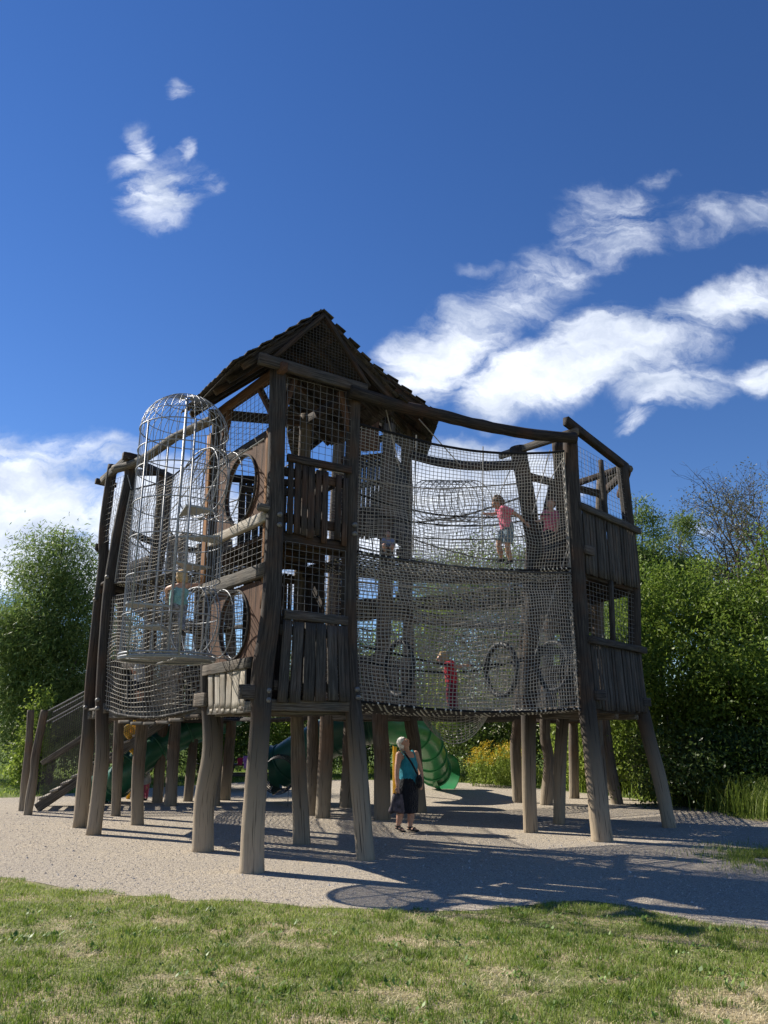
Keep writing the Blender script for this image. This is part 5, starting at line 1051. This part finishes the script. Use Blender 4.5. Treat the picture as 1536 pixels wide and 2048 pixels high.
    remesh(b, 'hair', hm, T, vox * .8, smooth=2)
    g = 1.0
    for (nm, kind, mt) in cloth:
        b = MB(); e = .014 if not child else .011
        if kind in ('tank', 'tee', 'long'):
            top = ch - unit(ch - pel) * (H * (.035 if kind == 'tank' else .0)); tor = [pel - unit(ch - pel) * H * .0, sp, ch * .7 + pel * .3, top]
            limb(b, tor, np.array([.108, .094, .108, .085 if kind == 'tank' else .102]) * H * (1.04 if not child else 1) + e, n=20, ry=np.array([.076, .070, .074, .056]) * H * (1.15 if not child else 1) + e, ref=sh, m_=18)
            for sd in 'LR':
                S_ = J['sh' + sd]
                if kind == 'tank':
                    A_ = ch * .45 + S_ * .55; fr = f * [1, 1, 0]; fr = unit(fr - sh * (fr @ sh)); up_ = unit(ch - pel); limb(b, [A_ + fr * H * .055 - up_ * H * .06, A_ + fr * .02 + up_ * H * .032, A_ - fr * H * .055 - up_ * H * .05], [.016 * H] * 3, m_=14)
                else:
                    E_ = J['el' + sd]; Wr = J['wr' + sd]; pts_ = [S_ * .8 + ch * .2, S_, S_ * .3 + E_ * .7] if kind == 'tee' else [S_ * .8 + ch * .2, S_, E_, Wr]
                    limb(b, pts_, (np.array([.05, .046, .044]) if kind == 'tee' else np.array([.05, .044, .036, .030])) * H + e * .4, m_=14)
        if kind in ('shorts', 'trousers', 'leggings'):
            limb(b, [pel - unit(sp - pel) * H * .04, pel, pel * .5 + sp * .5], np.array([.08, .108, .098]) * H + e, n=18, ry=np.array([.055, .076, .070]) * H + e, ref=hp, m_=10)
            for sd in 'LR':
                a_, k_, n_ = J['hi' + sd], J['kn' + sd], J['an' + sd]
                if kind == 'shorts': limb(b, [a_, a_ * .5 + k_ * .5, a_ * .1 + k_ * .9], np.array([.062, .062, .058]) * H + e * .5, m_=10)
                else: limb(b, [a_, k_, n_ * .93 + k_ * .07], np.array([.060, .052, .040, .036, .030]) * H + (e * .7 if kind == 'trousers' else e * .1), m_=20)
        if kind == 'skirt':
            n = 40; rows = 12; V = []; x0 = sp * .85 + pel * .15; knee = (J['knL'] + J['knR']) / 2; x1 = knee - np.array([0, 0, H * .055]); rf = np.cross(hp, (0, 0, 1.))
            for j in range(rows):
                v = j / (rows - 1); c = x0 * (1 - v) + x1 * v; a1 = H * (.104 + .026 * min(1, v * 2.2) + .004 * v); a2 = H * (.088 + .024 * min(1, v * 2)); 
                for i in range(n): t = 2 * math.pi * i / n; w_ = 1 + .035 * v * math.sin(t * 7 + .6) + .02 * v * math.sin(t * 13); V.append(c + hp * math.cos(t) * a1 * w_ + rf * math.sin(t) * a2 * w_)
            q = [(j * n + i, j * n + (i + 1) % n, (j + 1) * n + (i + 1) % n, (j + 1) * n + i) for j in range(rows - 1) for i in range(n)]; b.add(V, quads=q); b.build(nm, mt, T); continue
        if kind in ('shoes', 'sandals'):
            for sd in 'LR':
                b = MB(); an, to = J['an' + sd], J['to' + sd]; fd = unit((to - an) * [1, 1, .3]); hl = an - fd * H * .026 - np.array([0, 0, H * .026]); sdv = np.cross(fd, (0, 0, 1.)); tip = to + fd * H * .012 - [0, 0, H * .002]
                limb(b, [hl - [0, 0, .002], (hl + tip) / 2, tip], [.024 * H, .030 * H, .020 * H], ry=[.010 * H] * 3, ref=sdv, m_=10)
                if kind == 'shoes': limb(b, [hl + [0, 0, H * .012], an * .5 + to * .5, tip], [.026 * H, .028 * H, .019 * H], ry=[.026 * H, .022 * H, .012 * H], ref=sdv, m_=10)
                else:
                    for fq in (.28, .62): c = hl * (1 - fq) + tip * fq + [0, 0, H * .008]; sweep(b, cr_path([c - sdv * .028 * H, c + np.array([0, 0, H * .020]), c + sdv * .028 * H], 9), .010 * H, .004 * H, n=8, ref=fd)
                    ring(b, an + [0, 0, .0], (0, 0, 1), .027 * H, .006 * H, n=16, k=5)
                remesh(b, nm, mt, T, vox * .8, smooth=1)
            continue
        remesh(b, nm, mt, T, vox, smooth=3)
    return T, J
def PJ(Y, d):
    return {k: (at(v[0], v[1], Y + (v[2] if len(v) > 2 else 0)) if k[:2] != 'pn' else np.array(v, float)) for k, v in d.items()}
W_, JW = person('elderly woman with white hair, turquoise top and dark skirt looking up', PJ(14.37, dict(head=(808, 1486, 0), shR=(798, 1510, -.10), shL=(831, 1508, .14), elR=(794, 1543, -.16), wrR=(795, 1573, -.20), elL=(841, 1541, .16), wrL=(843, 1564, .05), waist=(817, 1548), hiR=(811, 1576, -.05), hiL=(825, 1575, .07),
        knR=(803, 1615, -.05), knL=(823, 1614, .05), anR=(796, 1652, -.03), anL=(820, 1654, .02), toR=(808, 1662, -.13), toL=(835, 1661, -.10), pnR=(.5, .8, 0), pnL=(-.8, .5, 0))), 1.62, (.75, -.35, .55), (-.6, .25, .8),
        [('tank_top', 'tank', clothmat('turquoise_jersey', (.03, .28, .36))), ('skirt', 'skirt', clothmat('black_cloth', (.012, .013, .018))), ('sandal', 'sandals', clothmat('black_leather', (.015, .014, .014)))], hair=((.72, .69, .62), 'short'), female=True, child=False, vox=.0065, base=tuple(gnd(815, 1664)), skinm=MSKIN)
# crossbody strap and the bags she carries
CB = empty('shoulder_bag', tuple(at(838, 1560, 14.25)), 'small black crossbody bag worn by the white haired woman', 'bag')
b = MB(); sweep(b, cr_path([at(803, 1500, 14.2), at(812, 1510, 14.14), at(822, 1524, 14.12), at(832, 1543, 14.15), at(838, 1555, 14.2)], 16), .018, .005, n=8, ref=(.6, .3, .7)); sweep(b, cr_path([at(803, 1500, 14.2), at(799, 1500, 14.42), at(806, 1525, 14.65), at(825, 1550, 14.62), at(838, 1555, 14.45)], 14), .018, .005, n=8, ref=(.6, .3, .7)); b.build('strap', clothmat('black_strap', (.012, .012, .014)), CB)
b = MB(); c = at(838, 1562, 14.3); blob(b, c, (.065, .11, .10), nu=16, nv=10); blob(b, c + [0, 0, -.05], (.06, .10, .08)); remesh(b, 'pouch', clothmat('black_canvas', (.014, .014, .016)), CB, .008)
HB = empty('handbag', tuple(at(797, 1603, 14.15)), 'dark mottled carrier bag held in the woman\'s right hand', 'bag'); b = MB(); h0 = at(796, 1585, 14.16); n = 26; rows = 9; V = []
for j in range(rows):
    v = j / (rows - 1); c = h0 + np.array([-.005 - .02 * v, 0, -.02 - .31 * v]); a1 = .075 + .075 * v + (0 if v < 1 else -.02); a2 = .03 + .05 * v
    for i in range(n): t = 6.283 * i / n; w_ = 1 + .06 * math.sin(5 * t + v * 4) + .04 * math.sin(9 * t); V.append(c + np.array([math.cos(t) * a1 * w_, math.sin(t) * a2 * w_, .012 * math.sin(3 * t)]))
b.add(V, quads=[(j * n + i, j * n + (i + 1) % n, (j + 1) * n + (i + 1) % n, (j + 1) * n + i) for j in range(rows - 1) for i in range(n)], polys=[[(rows - 1) * n + i for i in range(n)]]); b.build('bag_body', plain('mottled_plum_fabric', (.075, .06, .07), rough=.7, var=.8, scale=12, bump=.6), HB)
b = MB(); ring(b, h0 + [0, 0, .0], (.1, 1, 0), .055, .007, n=20, k=6, sc=1.3); b.build('handle', clothmat('dark_handle', (.03, .025, .03)), HB)

KG = 'children climbing in the playground'
red = clothmat('red_cotton', (.50, .015, .035)); pink = clothmat('pink_cotton', (.62, .14, .22)); mint = clothmat('mint_cotton', (.22, .40, .38)); denim = clothmat('faded_denim', (.13, .19, .24), var=.35); dark = clothmat('navy_cloth', (.02, .024, .04)); dred = clothmat('maroon_cloth', (.16, .010, .03)); greyfl = plain('grey_flowered_cloth', (.20, .20, .23), rough=.9, var=.7, scale=26, bump=.3); white = clothmat('white_cotton', (.55, .55, .56)); blk = clothmat('black_shoe', (.02, .02, .022)); rose = clothmat('rose_leggings', (.50, .12, .20))
person('blond child in red walking on the lower net between black hoops', PJ(12.75, dict(head=(884, 1317), shR=(896, 1329, -.10), shL=(902, 1328, .12), elR=(914, 1333, -.16), wrR=(930, 1331, -.2), elL=(889, 1341, .2), wrL=(893, 1352, .25), waist=(902, 1352), hiR=(902, 1366, -.05), hiL=(906, 1366, .07),
       knR=(899, 1392, -.07), knL=(908, 1391, .08), anR=(903, 1417, -.05), anL=(911, 1416, .1), toR=(895, 1423, -.08), toL=(902, 1422, .08))), 1.2, (-.9, -.15, -.15), (-.2, 0, 1), [('shirt', 'tee', red), ('trousers', 'trousers', dred), ('shoe', 'shoes', blk)], KG, hair=((.42, .28, .13), 'bob'))
person('curly haired child in pink top and shorts balancing on the upper net', PJ(13.0, dict(head=(995, 1006), shR=(1002, 1020, .10), shL=(1008, 1018, -.12), elR=(989, 1028, .12), wrR=(976, 1028, .08), elL=(1033, 1029, -.18), wrL=(1050, 1045, -.16), waist=(1010, 1040), hiR=(1011, 1058, .06), hiL=(1018, 1058, -.06),
       knR=(998, 1086, .05), knL=(1015, 1090, -.06), anR=(1004, 1118, .07), anL=(1021, 1121, -.05), toR=(996, 1124, .05), toL=(1012, 1128, -.07))), 1.38, (-.85, .1, -.45), (-.5, 0, .85), [('shirt', 'tee', pink), ('shorts', 'shorts', denim), ('shoe', 'shoes', blk)], KG, hair=((.10, .055, .03), 'curly'), skinm=MSKIN2)
person('child in pink top and dark trousers standing by the right tower post', PJ(13.9, dict(head=(1101, 1008), shR=(1091, 1026, 0), shL=(1110, 1026, .05), elR=(1082, 1040, -.1), wrR=(1075, 1042, -.2), elL=(1116, 1046, -.05), wrL=(1112, 1064, -.12), waist=(1101, 1048), hiR=(1096, 1064, 0), hiL=(1107, 1064, .04),
       knR=(1096, 1092, -.03), knL=(1108, 1092, .03), anR=(1097, 1120, 0), anL=(1109, 1120, .03), toR=(1092, 1126, -.12), toL=(1106, 1126, -.12))), 1.25, (-.5, -.8, 0), (0, 0, 1), [('shirt', 'tee', pink), ('trousers', 'trousers', dark), ('shoe', 'shoes', blk)], KG, hair=((.13, .07, .04), 'short'))
person('blond child in mint vest climbing inside the steel cage', PJ(10.55, dict(head=(366, 1154, .02), shL=(348, 1173, .0), shR=(373, 1171, .05), elL=(334, 1178, .12), wrL=(333, 1188, .22), elR=(386, 1171, .15), wrR=(398, 1168, .22), waist=(356, 1195), hiL=(351, 1211, 0), hiR=(364, 1211, .04),
       knL=(346, 1218, .18), knR=(364, 1238, .04), anL=(342, 1229, .06), anR=(364, 1262, .0), toL=(338, 1233, .18), toR=(368, 1270, .12))), 1.1, (.25, .9, .15), (0, 0, 1), [('vest', 'tank', mint), ('trousers', 'trousers', greyfl), ('shoe', 'shoes', blk)], KG, hair=((.50, .34, .17), 'bob'))
person('child in white top and dark shorts behind the left rope net', PJ(13.6, dict(head=(281, 1316), shR=(276, 1332, -.08), shL=(283, 1332, .1), elR=(270, 1347, -.1), wrR=(264, 1340, -.1), elL=(286, 1346, .1), wrL=(290, 1360, .1), waist=(279, 1352), hiR=(277, 1364, -.04), hiL=(282, 1364, .05),
       knR=(276, 1384, -.05), knL=(283, 1384, .05), anR=(276, 1402, -.04), anL=(283, 1402, .05), toR=(270, 1407, -.06), toL=(277, 1407, .03))), 1.05, (-.9, -.2, 0), (0, 0, 1), [('shirt', 'tee', white), ('shorts', 'shorts', dark), ('shoe', 'shoes', blk)], KG, hair=((.06, .04, .03), 'short'), vox=.010)
zg = gnd(290, 1604)[1]
person('girl in pale top and rose leggings standing behind a leg at the left', PJ(zg, dict(head=(294, 1537), shR=(286, 1547, -.08), shL=(296, 1547, .1), elR=(279, 1555, -.1), wrR=(272, 1549, -.12), elL=(299, 1558, .1), wrL=(299, 1566, .0), waist=(291, 1560), hiR=(288, 1569, -.04), hiL=(294, 1569, .05),
       knR=(288, 1584, -.05), knL=(294, 1584, .05), anR=(288, 1597, -.04), anL=(293, 1597, .05), toR=(283, 1601, -.06), toL=(288, 1601, .03))), .98, (-.9, -.2, 0), (0, 0, 1), [('shirt', 'long', white), ('leggings', 'leggings', rose), ('shoe', 'shoes', blk)], None, hair=((.12, .07, .04), 'tail'), vox=.010, base=tuple(gnd(290, 1604)))
person('small child in pale blue shirt crouching in the rear tower', PJ(16.05, dict(head=(776, 1068), shR=(768, 1080, 0), shL=(784, 1080, .04), elR=(764, 1090, -.12), wrR=(770, 1094, -.22), elL=(788, 1090, -.1), wrL=(782, 1094, -.2), waist=(776, 1090), hiR=(772, 1099, .04), hiL=(781, 1099, .06),
       knR=(768, 1090, -.22), knL=(785, 1090, -.2), anR=(770, 1104, -.12), anL=(784, 1104, -.1), toR=(769, 1107, -.24), toL=(785, 1107, -.22))), .95, (-.3, -.95, 0), (0, 0, 1), [('shirt', 'tee', clothmat('pale_blue_cotton', (.30, .34, .45))), ('shorts', 'shorts', dark), ('shoe', 'shoes', blk)], KG, hair=((.12, .07, .04), 'short'), vox=.010)
